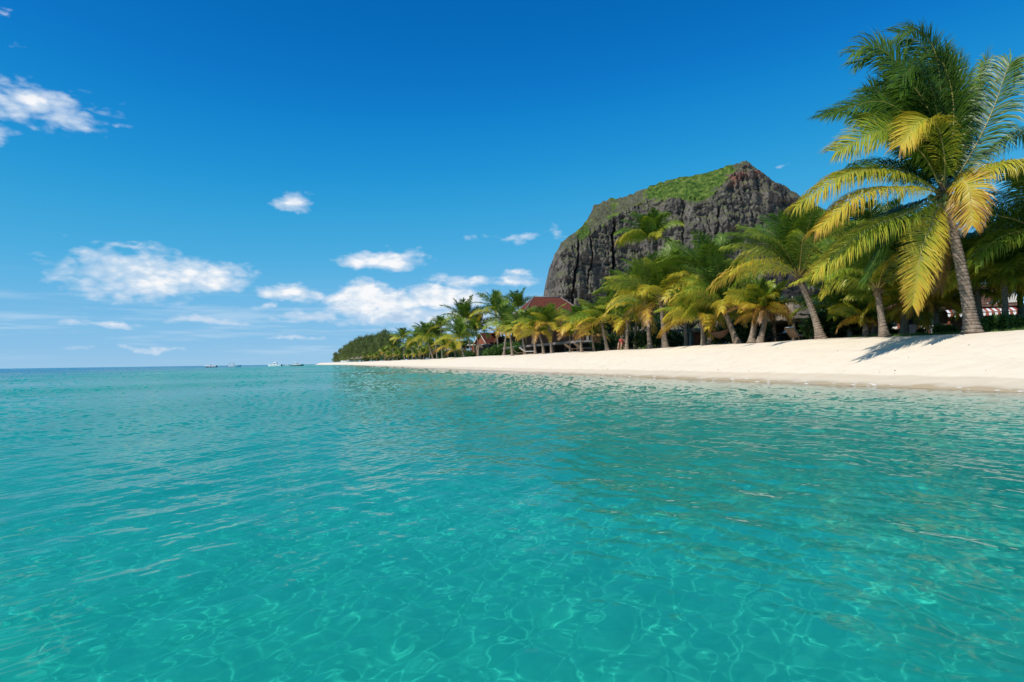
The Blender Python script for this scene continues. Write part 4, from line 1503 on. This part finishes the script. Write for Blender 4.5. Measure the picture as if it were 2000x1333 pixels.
def thatch_tier(mb, half_lo, half_hi, z0, z1, curve, rng, rings=9, seg=56, ragged=.12):
    rows = []
    for i in range(rings):
        a = i / (rings - 1)
        r = half_lo + (half_hi - half_lo) * a ** curve
        z = z0 + (z1 - z0) * a
        for q in range(2 if i < rings - 1 else 1):              # every course steps out
            row = []
            for k in range(seg):
                th = 2 * math.pi * k / seg
                sq = 1 / max(abs(math.cos(th)), abs(math.sin(th))) ** .72
                rr = r * sq * (1 + (.035 if q else 0)) + rng.uniform(-.03, .03)
                zz = z + (.07 if q else 0) + rng.uniform(-.03, .03) - (rng.uniform(0, ragged) if i == 0 and q == 0 else 0)
                row.append(((rr * math.cos(th)), rr * math.sin(th), zz))
            rows.append(row)
    v = [p for row in rows for p in row]
    f = []
    for i in range(len(rows) - 1):
        for k in range(seg):
            f.append((i * seg + k, i * seg + (k + 1) % seg, (i + 1) * seg + (k + 1) % seg, (i + 1) * seg + k))
    mb.add(v, f)


def pavilion():
    b = base_at(1550, 17.5)
    o = empty('thatched_pavilion', b, SHORE_RZ + R(8), 'open thatched pavilion with a pointed two-tier roof left of the leaning palm', 'pavilion')
    rng = random.Random(8)
    zt = at(1541, 584, b.y).z - b.z
    ze = at(1541, 617, b.y).z - b.z
    z2 = at(1541, 627, b.y).z - b.z
    mb = MB()
    thatch_tier(mb, 1.75, .10, ze, zt, .62, rng)
    up = mb.build('upper_roof', M_THATCH, o, True)
    mb = MB()
    mb.tube([(0, 0, zt - .15), (0, 0, zt + .22)], [.12, .03], 8)
    mb.build('finial', M_THATCH, up, True)
    mb = MB()
    thatch_tier(mb, 2.45, 1.5, z2 - .02, ze - .05, .9, rng, 4)
    mb.build('lower_roof', M_THATCH, o, True)
    part(o, 'ring_beam', M_WOOD, [((0, -1.9, z2 - .12), (4.0, .14, .16)), ((0, 1.9, z2 - .12), (4.0, .14, .16)), ((-1.9, 0, z2 - .10), (.14, 4.0, .16)), ((1.9, 0, z2 - .10), (.14, 4.0, .16))])
    for x, y in ((-1.9, -1.9), (1.9, -1.9), (-1.9, 1.9), (1.9, 1.9), (0, -1.9), (-1.9, 0)):
        part(o, 'post', M_WOOD, [((x, y, z2 / 2 - .1), (.17, .17, z2 - .1))])
    part(o, 'floor', M_STONE, [((0, 0, .05), (4.6, 4.6, .1))])
    part(o, 'bar_counter', M_DARKWOOD, [((1.2, 0, .6), (.5, 3.2, 1.1)), ((1.2, 0, 1.17), (.7, 3.4, .06))])
    part(o, 'back_screen', M_DARKWOOD, [((2.02, 0, z2 * .5), (.08, 4.2, z2 - .1)), ((0, 2.02, z2 * .5 - .02), (4.1, .08, z2 - .14))])


pavilion()


def table_set():
    for px, n, label in ((1534, 12.6, 'low dark wooden table with a folded blue towel before the pavilion'), (1514, 12.4, 'low dark wooden bench at the pavilion\'s left front')):
        b = base_at(px, n)
        bench = 'bench' in label
        o = empty('wooden_bench' if bench else 'wooden_table', b, SHORE_RZ + .2, label, 'bench' if bench else 'table')
        h = .42 if bench else .62
        w = 1.3 if bench else 1.7
        for i in range(4):
            part(o, 'board', M_DARKWOOD, [((-.3 + .2 * i, 0, h), (.185, w, .05))])
        for sx in (-.3, .3):
            for sy in (-1, 1):
                part(o, 'leg', M_DARKWOOD, [((sx, sy * (w / 2 - .12), h / 2 - .01), (.08, .08, h - .03))])
    b = base_at(1540, 12.6)
    t = MB()
    t.box((0, 0, .68), (.5, .62, .07), .3, 0, .9)
    t.box((.02, 0, .745), (.42, .5, .06), .5, 0, .85)
    tag(t.build('folded_towel', plain('blue_towel', (.12, .24, .42), .95, .15, 8, .2, .05), None, False, b), 'folded blue towel on the low table before the pavilion', 'towel')


table_set()


def lounger(px, n, rz, label, cloth=None):
    o = empty('sun_lounger', base_at(px, n), rz, label, 'sun lounger', 'sun loungers in the shade of the palms')
    mb = MB()
    mb.box((0, .03, .33), (.62, 1.3, .06))
    mb.build('seat_frame', M_WOOD, o)
    mb = MB()
    mb.box((0, .98, .56), (.62, .85, .06), 0, 0, 1, R(40))
    mb.build('backrest', M_WOOD, o)
    for x in (-.25, .25):
        for y in (-.55, .6):
            part(o, 'leg', M_WOOD, [((x, y, .15), (.06, .06, .31))])
    if cloth:
        mb = MB()
        mb.box((0, .05, .40), (.58, 1.2, .08))
        mb.box((0, .94, .63), (.58, .82, .08), 0, 0, 1, R(40))
        mb.build('cushion', cloth, o)
    return o


lounger(1034, 8.9, 1.7, 'sun lounger with pale cushion under the long golden frond', M_CLOTH)
lounger(1020, 9.2, 1.5, 'bare wooden sun lounger left of the long golden frond')
lounger(1126, 9.0, 1.9, 'bare wooden sun lounger tilted up beside the umbrella-shaped palm')
lounger(1146, 9.2, 2.0, 'grey-cushioned sun lounger below the yellow palm right of the red roof', M_SLATEEDGE)
lounger(1564, 11.6, 2.2, 'sun lounger draped in white cloth beside the leaning trunk', M_CLOTH)


def hammock():
    a, b = base_at(1384, 9.0), base_at(1428, 9.4)
    o = empty('hammock', a, 0, 'brown hammock slung between the small yellow palm and the slanting trunk', 'hammock')
    d = b - a
    side = Vector((-d.y, d.x, 0)).normalized()
    v, f = [], []
    nu, nw = 18, 7
    for i in range(nu + 1):
        s = i / nu
        sag = 1.05 - 2.6 * s * (1 - s)
        wd = .12 + .9 * math.sin(math.pi * s) ** .7
        for j in range(nw):
            q = j / (nw - 1) - .5
            p = d * (.08 + .84 * s) + side * q * wd
            v.append((p.x, p.y, sag + .45 * (2 * q) ** 2 * math.sin(math.pi * s)))
    for i in range(nu):
        for j in range(nw - 1):
            f.append((i * nw + j, i * nw + j + 1, (i + 1) * nw + j + 1, (i + 1) * nw + j))
    me = np_mesh('cloth', v, f, [plain('hammock_cloth', (.20, .11, .075), .9, .25, 5, .3, .05)])
    link('cloth', me, o)
    for s0, s1 in ((0, .08), (1, .92)):
        mb = MB()
        mb.tube([d * s0 + Vector((0, 0, 1.35 - d.z * s0)), d * s1 + Vector((0, 0, 1.05))], .02, 5)
        mb.build('rope', M_THATCH, o)


hammock()


def villa():
    b = base_at(1832, 22)
    rz = R(-27)
    o = empty('white_villa', b, rz, 'low white villa with red door frames behind the tallest palm', 'building')
    k = b.y / FPX
    w = 225 * k
    zt = at(1835, 604, b.y).z - b.z
    part(o, 'wall', M_WHITE, [((0, 2.4, zt / 2), (w, 4.8, zt))])
    r = MB()
    rng = random.Random(12)
    shingle_slope(r, (-w / 2 - .6, -.9, zt - .05), (w / 2 + .6, -.9, zt - .05), (-w / 2 - .6, 2.4, zt + 1.7), (w / 2 + .6, 2.4, zt + 1.7), 11, rng)
    shingle_slope(r, (w / 2 + .6, 5.7, zt - .05), (-w / 2 - .6, 5.7, zt - .05), (w / 2 + .6, 2.4, zt + 1.7), (-w / 2 - .6, 2.4, zt + 1.7), 11, rng)
    r.build('roof', plain('brown_shingle', (.12, .07, .05), .85, .4, 3.5, .4, .1), o)
    g = MB()
    for sx in (-1, 1):
        x = sx * (w / 2 - .03)
        g.add([(x, .02, zt), (x, 4.78, zt), (x, 2.4, zt + 1.35)], [(0, 1, 2) if sx > 0 else (2, 1, 0)])
    g.build('gable', M_WHITE, o)

    def px_x(px):
        return (px - 1835) * k / math.cos(rz) * .97
    for px, wd in ((1731, 1.1), (1797, .5), (1860, 1.9), (1905, 2.4)):
        d = part(o, 'door', M_REDWOOD, [((px_x(px), -.02, zt * .46), (wd + .22, .06, zt * .92))])
        part(d, 'opening', M_GLASSDARK if wd < 1.5 else M_DARKWOOD, [((px_x(px), -.06, zt * .44), (wd, .04, zt * .84))])
    for px in (1774, 1787, 1820, 1852):
        part(o, 'pilaster', M_REDWOOD, [((px_x(px), -.10, zt / 2 - .01), (.14, .2, zt - .04))])
    # small gabled porch wall on the right
    g = MB()
    x0, x1 = px_x(1908), px_x(1950)
    g.add([(x0, -.5, zt), (x1, -.5, zt), (x1, -.5, zt + 1.15), (x0, -.5, zt + .25), (x0, -.3, zt), (x1, -.3, zt), (x1, -.3, zt + 1.15), (x0, -.3, zt + .25)], [(0, 1, 2, 3), (7, 6, 5, 4), (3, 2, 6, 7), (0, 3, 7, 4), (1, 5, 6, 2), (0, 4, 5, 1)])
    g.build('porch_gable', M_WHITE, o)
    part(o, 'porch_verge', M_REDWOOD, [(((x0 + x1) / 2, -.45, zt + .76), ((x1 - x0) * 1.12, .5, .1), 0, 0, 1, 0, -math.atan2(.9, x1 - x0))])
    part(o, 'step', M_STONE, [((px_x(1868), -.8, .1), (2.2, .8, .2))])
    # striped awning with scalloped valance
    y0, y1 = -.3, -2.0
    xa, xb = px_x(1846), px_x(1946)
    n = 24
    frame = part(o, 'awning_bar', M_WOOD, [(((xa + xb) / 2, y1, zt - .42), (xb - xa, .05, .05))])
    for i in range(n):
        a, c = xa + (xb - xa) * i / n, xa + (xb - xa) * (i + 1) / n
        mb = MB()
        m = (a + c) / 2
        v = [(a, y0, zt - .05), (c, y0, zt - .05), (c, y1, zt - .40), (a, y1, zt - .40), (c, y1 - .02, zt - .60), (m, y1 - .02, zt - .68), (a, y1 - .02, zt - .60)]
        v2 = [(p[0], p[1] + .01, p[2] + .018) for p in v]
        mb.add(v + v2, [(0, 3, 2, 1), (3, 6, 5, 4, 2), (7, 8, 9, 10), (10, 9, 11, 12, 13)])
        mb.build('awning_stripe', M_STRIPE if i % 2 else M_CLOTH, o)


villa()


# ------------------------------------------------------------------ boats
def hull(L, W, H, sheer=.25, n=13, mi_top=0, mi_low=1, band=.55):
    """pointed-bow hull: stations from stern (x=-L/2) to bow"""
    mb = MB()
    v, rows = [], []
    prof = [(0.0, -.35), (.55, -.28), (.85, .05), (.95, band), (1.0, 1.0)]
    for i in range(n):
        s = i / (n - 1)
        x = -L / 2 + L * s
        hw = W / 2 * (1 - max(0, (s - .45) / .55) ** 2.2) * (.9 + .1 * min(1, s * 4)) + .01
        top = H * (1 + sheer * s ** 2)
        row = []
        for side in (-1, 1):
            for a, z in (prof if side < 0 else prof[::-1]):
                flare = 1 if s < .5 else (1 - (s - .5) * .5 * (1 - max(z, 0)))
                row.append((x + (max(z, 0) * .35 * s ** 3) * L * .18, side * hw * a * flare, z * top if z > 0 else z * H))
        rows.append(row)
    m = len(rows[0])
    v = [p for r in rows for p in r]
    for i in range(n - 1):
        for k in range(m - 1):
            low = k in (0, 1, 2, m - 2, m - 3, m - 4)
            mb.add([v[i * m + k], v[(i + 1) * m + k], v[(i + 1) * m + k + 1], v[i * m + k + 1]], [(0, 1, 2, 3)], mi_low if low else mi_top)
    mb.add(rows[0], [tuple(range(m))], mi_top)
    return mb


def boat(px, Y, L, rz, label, style):
    p = at(px, 716, Y)
    o = empty('motor_boat', (p.x, p.y, 0.0), rz, label, 'boat', 'boats anchored off the beach')
    W, H = L * .30, L * .13
    hb = hull(L, W, H, .3, 13, 0, 1, .5)
    hb.build('hull', [M_GELCOAT, M_NAVY if style in ('dark', 'cruiser') else M_GELCOAT], o, True)
    part(o, 'deck', M_GELCOAT, [((-L * .08, 0, H * .93), (L * .8, W * .84, .06))])
    part(o, 'bow_deck', M_GELCOAT, [((L * .22, 0, H * 1.05), (L * .38, W * .55, .16), 0, 0, .8)])
    mb = MB()
    mb.add([(L * .06, -W * .36, H), (L * .06, W * .36, H), (-L * .02, W * .32, H + .55), (-L * .02, -W * .32, H + .55), (L * .045, -W * .36, H), (L * .045, W * .36, H), (-L * .035, W * .32, H + .55), (-L * .035, -W * .32, H + .55)], [(0, 1, 2, 3), (7, 6, 5, 4), (0, 3, 7, 4), (1, 5, 6, 2), (3, 2, 6, 7)])
    mb.build('windscreen', M_GLASSDARK, o)
    part(o, 'seat', M_CLOTH, [((-L * .16, -W * .18, H + .28), (.5, .5, .55)), ((-L * .16, W * .18, H + .28), (.5, .5, .55))])
    part(o, 'outboard', M_NAVY, [((-L * .53, 0, H * .75), (.45, .5, .8), 0, 0, .75), ((-L * .52, 0, 0), (.16, .14, .9))])
    if style in ('canopy', 'cruiser'):
        z = H + (1.5 if style == 'canopy' else 1.65)
        part(o, 'canopy', M_GELCOAT if style == 'cruiser' else M_SLATEEDGE, [((-L * .2, 0, z), (L * .36, W * .8, .12), 0, 0, .92)])
        for sx in (-.36, -.04):
            for sy in (-1, 1):
                part(o, 'canopy_post', M_METAL, [((L * sx, sy * W * .34, (z + H) / 2), (.06, .06, z - H))])
    if style == 'cruiser':
        c = part(o, 'cabin', M_GELCOAT, [((L * .1, 0, H + .42), (L * .34, W * .62, .85), 0, 0, .78)])
        for sy in (-1, 1):
            part(c, 'window', M_GLASSDARK, [((L * .1, sy * W * .285, H + .5), (L * .22, .05, .26))])
    if style == 'mast':
        c = part(o, 'cabin', M_GELCOAT, [((0, 0, H + .55), (L * .3, W * .62, 1.1), 0, 0, .8), ((-L * .02, 0, H + 1.35), (L * .2, W * .5, .5), 0, 0, .85)])
        for sy in (-1, 1):
            part(c, 'window', M_GLASSDARK, [((0, sy * W * .29, H + .68), (L * .2, .05, .3))])
        mb = MB()
        mb.tube([(L * .05, -.1, H + .8), (-L * .1, -.5, H + 2.6), (-L * .22, -.9, H + 4.6)], [.06, .05, .02], 6)
        mb.tube([(L * .05, .1, H + .8), (-L * .05, .4, H + 2.2), (-L * .1, .6, H + 3.2)], [.05, .04, .02], 6)
        mb.build('outrigger', M_GELCOAT, o)
    return o


boat(412, 420, 7.4, R(172), 'white speedboat with a black hull side, leftmost on the horizon', 'dark')
boat(458, 420, 7.4, R(8), 'white open motorboat with a small dark canopy at its stern', 'canopy')
boat(537, 440, 8.6, R(176), 'white fishing boat with a tall slanted outrigger pole', 'mast')
boat(564, 470, 5.6, R(10), 'low white boat just left of the cabin cruiser', 'open')
boat(581, 450, 7.6, R(4), 'white cabin cruiser with dark hull and hardtop', 'cruiser')
boat(604, 640, 3.4, R(20), 'tiny white dinghy nearest the far point', 'open')
bt = boat(676, 300, 4.6, R(190), 'small open boat pulled up at the far waterline', 'open')
bp = base_at(676, .8)
bt.location = (bp.x, bp.y, bp.z + .12)
bt.scale = (bp.y / 330,) * 3 if bp.y > 330 else (1, 1, 1)


# ------------------------------------------------------------------ far beach shelters and people
def straw_umbrella(px, n, s, label):
    b = base_at(px, n)
    o = empty('straw_umbrella', b, 0, label, 'beach umbrella', 'straw umbrellas on the far beach')
    o.scale = (s, s, s)
    rng = random.Random(px)
    part(o, 'pole', M_WOOD, [((0, 0, 1.1), (.12, .12, 2.4))])
    mb = MB()
    for i, (r0, r1, z0, z1) in enumerate(((1.6, .9, 1.75, 2.15), (1.05, .4, 2.05, 2.5), (.5, .04, 2.4, 2.8))):
        sg = 18
        lo = [(r0 * math.cos(6.283 * k / sg), r0 * math.sin(6.283 * k / sg), z0 + rng.uniform(-.1, .03)) for k in range(sg)]
        hi = [(r1 * math.cos(6.283 * k / sg), r1 * math.sin(6.283 * k / sg), z1) for k in range(sg)]
        mb.add(lo + hi, [(k, (k + 1) % sg, sg + (k + 1) % sg, sg + k) for k in range(sg)])
    mb.build('thatch', M_THATCH, o, True)


straw_umbrella(689, 5.0, 1.6, 'leftmost straw umbrella under the casuarinas on the far sand')
straw_umbrella(698, 5.5, 1.6, 'middle straw umbrella under the casuarinas on the far sand')
straw_umbrella(706, 6.5, 1.5, 'rightmost straw umbrella beside the golden bush palms')
straw_umbrella(882, 11, 1.1, 'straw umbrella on the lawn behind the small orange palm')
straw_umbrella(896, 12, 1.1, 'straw umbrella on the lawn under the leaning green palm')

M_SKIN = plain('skin', (.42, .24, .16), .55, .1, 5, 0, .3)
M_REDSHIRT = plain('red_swimwear', (.42, .07, .06), .85, .15, 6, .1, .1)
M_DARKSHORT = plain('dark_shorts', (.05, .06, .09), .85, .15, 6, .1, .1)
M_HAIR = plain('hair', (.05, .032, .02), .6, .2, 8, 0, .2)


def skin_body(name, joints, edges, root, parent, mat):
    """one continuous body grown over a skeleton: joints {name: (x, y, z, radius)}"""
    keys = list(joints)
    me = bpy.data.meshes.new(name)
    me.from_pydata([joints[k][:3] for k in keys], [(keys.index(a), keys.index(b)) for a, b in edges], [])
    me.materials.append(mat)
    o = link(name, me, parent)
    md = o.modifiers.new('skin', 'SKIN')
    md.use_smooth_shade = True
    if not me.skin_vertices:
        me.attributes  # the Skin modifier stores its own layer
    for i, k in enumerate(keys):
        r = joints[k][3]
        r = r if hasattr(r, '__len__') else (r, r)
        me.skin_vertices[0].data[i].radius = r
        me.skin_vertices[0].data[i].use_root = (k == root)
    sb = o.modifiers.new('smooth', 'SUBSURF')
    sb.levels = sb.render_levels = 2
    return o


def tubes_body(joints, edges, mat, name, parent):
    """fallback when the skin layer cannot be made without operators: one welded, remeshed body"""
    mb = MB()
    for a, b in edges:
        A, B = joints[a], joints[b]
        ra = A[3] if not hasattr(A[3], '__len__') else sum(A[3]) / 2
        rb = B[3] if not hasattr(B[3], '__len__') else sum(B[3]) / 2
        mb.tube([A[:3], B[:3]], [ra, rb], 10)
    for k, A in joints.items():
        r = A[3] if hasattr(A[3], '__len__') else (A[3], A[3])
        mb.ball(A[:3], (r[0] * 1.02, r[1] * 1.02, (r[0] + r[1]) / 2), 10, 8)
    o = mb.build(name, mat, parent, True)
    rm = o.modifiers.new('weld', 'REMESH')
    rm.mode = 'VOXEL'
    rm.voxel_size = 0.016
    rm.use_smooth_shade = True
    s = o.modifiers.new('smooth', 'SMOOTH')
    s.factor, s.iterations = .5, 3
    return o


def hand_joints(J, E, tag_, wrist, fwd, side):
    """palm and five fingers curled forward"""
    w = Vector(wrist)
    f, s = Vector(fwd).normalized(), Vector(side).normalized()
    up = f.cross(s)
    J['palm' + tag_] = tuple(w + f * .055) + (.032,)
    E.append(('wrist' + tag_, 'palm' + tag_))
    for i, ln in enumerate((.065, .078, .072, .056)):
        a = w + f * .09 + s * (.03 - .02 * i)
        b = a + f * ln * .6 - up * .01
        c = b + f * ln * .35 - up * .035
        for q, nm in ((a, 'a'), (b, 'b'), (c, 'c')):
            J['f%d%s%s' % (i, nm, tag_)] = tuple(q) + (.0095,)
        E.extend([('palm' + tag_, 'f%da%s' % (i, tag_)), ('f%da%s' % (i, tag_), 'f%db%s' % (i, tag_)), ('f%db%s' % (i, tag_), 'f%dc%s' % (i, tag_))])
    a = w + f * .03 + s * .045
    b = a + f * .04 + s * .02 - up * .02
    J['tha' + tag_], J['thb' + tag_] = tuple(a) + (.012,), tuple(b) + (.010,)
    E.extend([('palm' + tag_, 'tha' + tag_), ('tha' + tag_, 'thb' + tag_)])


def head_parts(o, hx, hy, hz, hat):
    """face looks along -y"""
    mb = MB()
    for sx in (-1, 1):
        mb.ball((hx + sx * .032, hy - .088, hz + .01), (.013, .008, .009), 6, 5)
    mb.build('eyes', M_HAIR, o, True)
    mb = MB()
    mb.ball((hx, hy - .092, hz - .055), (.026, .008, .008), 6, 5)
    mb.build('mouth', M_REDSHIRT, o, True)
    mb = MB()
    mb.ball((hx, hy + .018, hz + .035), (.092, .102, .105), 12, 9)
    mb.build('hair', M_HAIR, o, True)
    if hat:
        mb = MB()
        mb.tube([(hx, hy, hz + .045), (hx, hy - .002, hz + .055), (hx, hy, hz + .065), (hx, hy, hz + .15), (hx, hy, hz + .18)], [.20, .205, .115, .10, .05], 16)
        mb.build('hat', M_CLOTH, o, True)


def seated_person():
    b = base_at(1215, 9.1)
    o = empty('person', b, R(-30), 'person in red swimwear and white hat reading in a chair under the palms', 'person')
    J = {'pelvis': (0, 0, .42, (.15, .13)), 'belly': (0, .07, .60, (.145, .11)), 'chest': (0, .15, .80, (.16, .115)), 'neck': (0, .17, .99, .055), 'chin': (0, .14, 1.08, (.062, .07)), 'head': (0, .14, 1.15, (.078, .095)), 'crown': (0, .15, 1.22, (.065, .08)), 'nose': (0, .032, 1.125, .014)}
    E = [('pelvis', 'belly'), ('belly', 'chest'), ('chest', 'neck'), ('neck', 'chin'), ('chin', 'head'), ('head', 'crown'), ('head', 'nose')]
    for sx, t_ in ((-1, 'L'), (1, 'R')):
        J.update({'hip' + t_: (sx * .10, -.06, .42, .095), 'knee' + t_: (sx * .14, -.46, .58, .062), 'ankle' + t_: (sx * .13, -.62, .13, .040), 'heel' + t_: (sx * .13, -.61, .06, .035), 'toe' + t_: (sx * .15, -.80, .045, .03),
                  'sho' + t_: (sx * .19, .15, .90, .06), 'elb' + t_: (sx * .27, -.03, .68, .044), 'wrist' + t_: (sx * .14, -.26, .80, .027), 'ear' + t_: (sx * .082, .15, 1.13, .018)})
        E += [('pelvis', 'hip' + t_), ('hip' + t_, 'knee' + t_), ('knee' + t_, 'ankle' + t_), ('ankle' + t_, 'heel' + t_), ('heel' + t_, 'toe' + t_), ('chest', 'sho' + t_), ('sho' + t_, 'elb' + t_), ('elb' + t_, 'wrist' + t_), ('head', 'ear' + t_)]
        hand_joints(J, E, t_, J['wrist' + t_][:3], (-sx * .35, -.7, .25), (0, 0, 1))
    tubes_body(J, E, M_SKIN, 'body', o)
    mb = MB()
    mb.tube([(0, .02, .36), (0, .02, .46), (0, .08, .62), (0, .15, .78), (0, .155, .90)], [.165, .172, .165, .175, .15], 14)
    mb.build('swimsuit', M_REDSHIRT, o, True)
    head_parts(o, 0, .14, 1.14, True)
    bk = MB()
    bk.box((-.06, -.37, .86), (.13, .015, .2), .25, rx=-.35)
    bk.box((.06, -.37, .86), (.13, .015, .2), -.25, rx=-.35)
    ob = bk.build('book', M_REDSHIRT, None)
    ob.location = b
    ob.rotation_euler = (0, 0, R(-30))
    tag(ob, 'open book held up by the seated person in the white hat', 'book')
    c = empty('beach_chair', b, R(-30), 'low wooden beach chair under the reading person', 'chair')
    part(c, 'seat', M_WOOD, [((0, -.05, .27), (.62, .6, .05))])
    part(c, 'backrest', M_WOOD, [((0, .40, .68), (.62, .05, .9), 0, 0, 1, R(-18))])
    for x in (-.29, .29):
        part(c, 'arm', M_WOOD, [((x * 1.08, 0, .5), (.07, .62, .04))])
        for y in (-.32, .24):
            part(c, 'leg', M_WOOD, [((x, y, .12), (.06, .06, .26))])


seated_person()


def walker(px, n, rz, label, shirt):
    o = empty('person', base_at(px, n), rz, label, 'person', 'people on the far beach')
    J = {'pelvis': (0, 0, .95, (.15, .11)), 'belly': (0, .01, 1.12, (.14, .10)), 'chest': (0, 0, 1.32, (.16, .11)), 'neck': (0, 0, 1.50, .055), 'chin': (0, -.02, 1.57, .065), 'head': (0, -.01, 1.65, (.078, .095)), 'crown': (0, 0, 1.71, (.065, .08)), 'nose': (0, -.105, 1.62, .014)}
    E = [('pelvis', 'belly'), ('belly', 'chest'), ('chest', 'neck'), ('neck', 'chin'), ('chin', 'head'), ('head', 'crown'), ('head', 'nose')]
    for sx, t_ in ((-1, 'L'), (1, 'R')):
        J.update({'hip' + t_: (sx * .10, 0, .88, .09), 'knee' + t_: (sx * .11, -sx * .12, .49, .06), 'ankle' + t_: (sx * .11, sx * .02 - sx * .14 + .04, .09, .038), 'toe' + t_: (sx * .13, -sx * .12 - .12, .03, .03),
                  'sho' + t_: (sx * .19, 0, 1.42, .06), 'elb' + t_: (sx * .25, sx * .05 + .03, 1.13, .042), 'wrist' + t_: (sx * .25, sx * .10 - .06, .88, .026)})
        E += [('pelvis', 'hip' + t_), ('hip' + t_, 'knee' + t_), ('knee' + t_, 'ankle' + t_), ('ankle' + t_, 'toe' + t_), ('chest', 'sho' + t_), ('sho' + t_, 'elb' + t_), ('elb' + t_, 'wrist' + t_)]
        hand_joints(J, E, t_, J['wrist' + t_][:3], (0, -.25, -.9), (0, -1, 0))
    tubes_body(J, E, M_SKIN, 'body', o)
    mb = MB()
    mb.tube([(0, 0, .80), (0, 0, .95), (0, .01, 1.12), (0, 0, 1.32), (0, 0, 1.44)], [.17, .175, .16, .175, .12], 12)
    mb.build('shirt', shirt, o, True)
    head_parts(o, 0, -.01, 1.64, False)


walker(645, 2.0, 1.0, 'person in a white shirt nearest the tip of the far beach', M_CLOTH)
walker(652, 2.5, 2.0, 'person in dark clothes on the far tip', M_DARKSHORT)
walker(660, 2.2, .4, 'person in red just left of the beached boat', M_REDSHIRT)


# ------------------------------------------------------------------ litter on the sand
def litter():
    rng = np.random.default_rng(31)
    N = 170
    t = rng.uniform(-8, 60, N)
    n = np.where(rng.random(N) < .5, rng.uniform(2.2, 8.6, N), rng.normal(2.4, .25, N))
    n = np.where(rng.random(N) < .25, rng.normal(8.6, .5, N), n)
    nn = n + wig(t)
    x = SH0[0] + t * SA[0] + nn * SB[0]
    y = SH0[1] + t * SA[1] + nn * SB[1]
    z = ground_z(x, y)
    mb = MB()
    for i in range(N):
        s = float(rng.uniform(.010, .032))
        mb.box((x[i], y[i], z[i] + s * .3), (s * rng.uniform(1, 3.2), s, s * .7), float(rng.uniform(0, 6)), 0, .6)
    tag(mb.build('beach_litter', plain('litter', (.12, .09, .06), .9, .6, 3)), 'bits of husk and leaf scattered over the dry sand', 'debris', kind='stuff')
    mb = MB()
    for i in range(90):
        tt = float(rng.uniform(-8, 50))
        q = float(rng.normal(.28, .2) + wig(tt))
        p = SH0 + tt * SA + q * SB
        s = float(rng.uniform(.02, .07))
        mb.ball((p[0], p[1], gz(p[0], p[1]) + .005), (s * 1.6, s, s * .3), 7, 4)
    tag(mb.build('shell_bits', plain('shell', (.75, .72, .66), .6, .1, 4)), 'white shell and foam specks along the waterline', 'shells', kind='stuff')


litter()
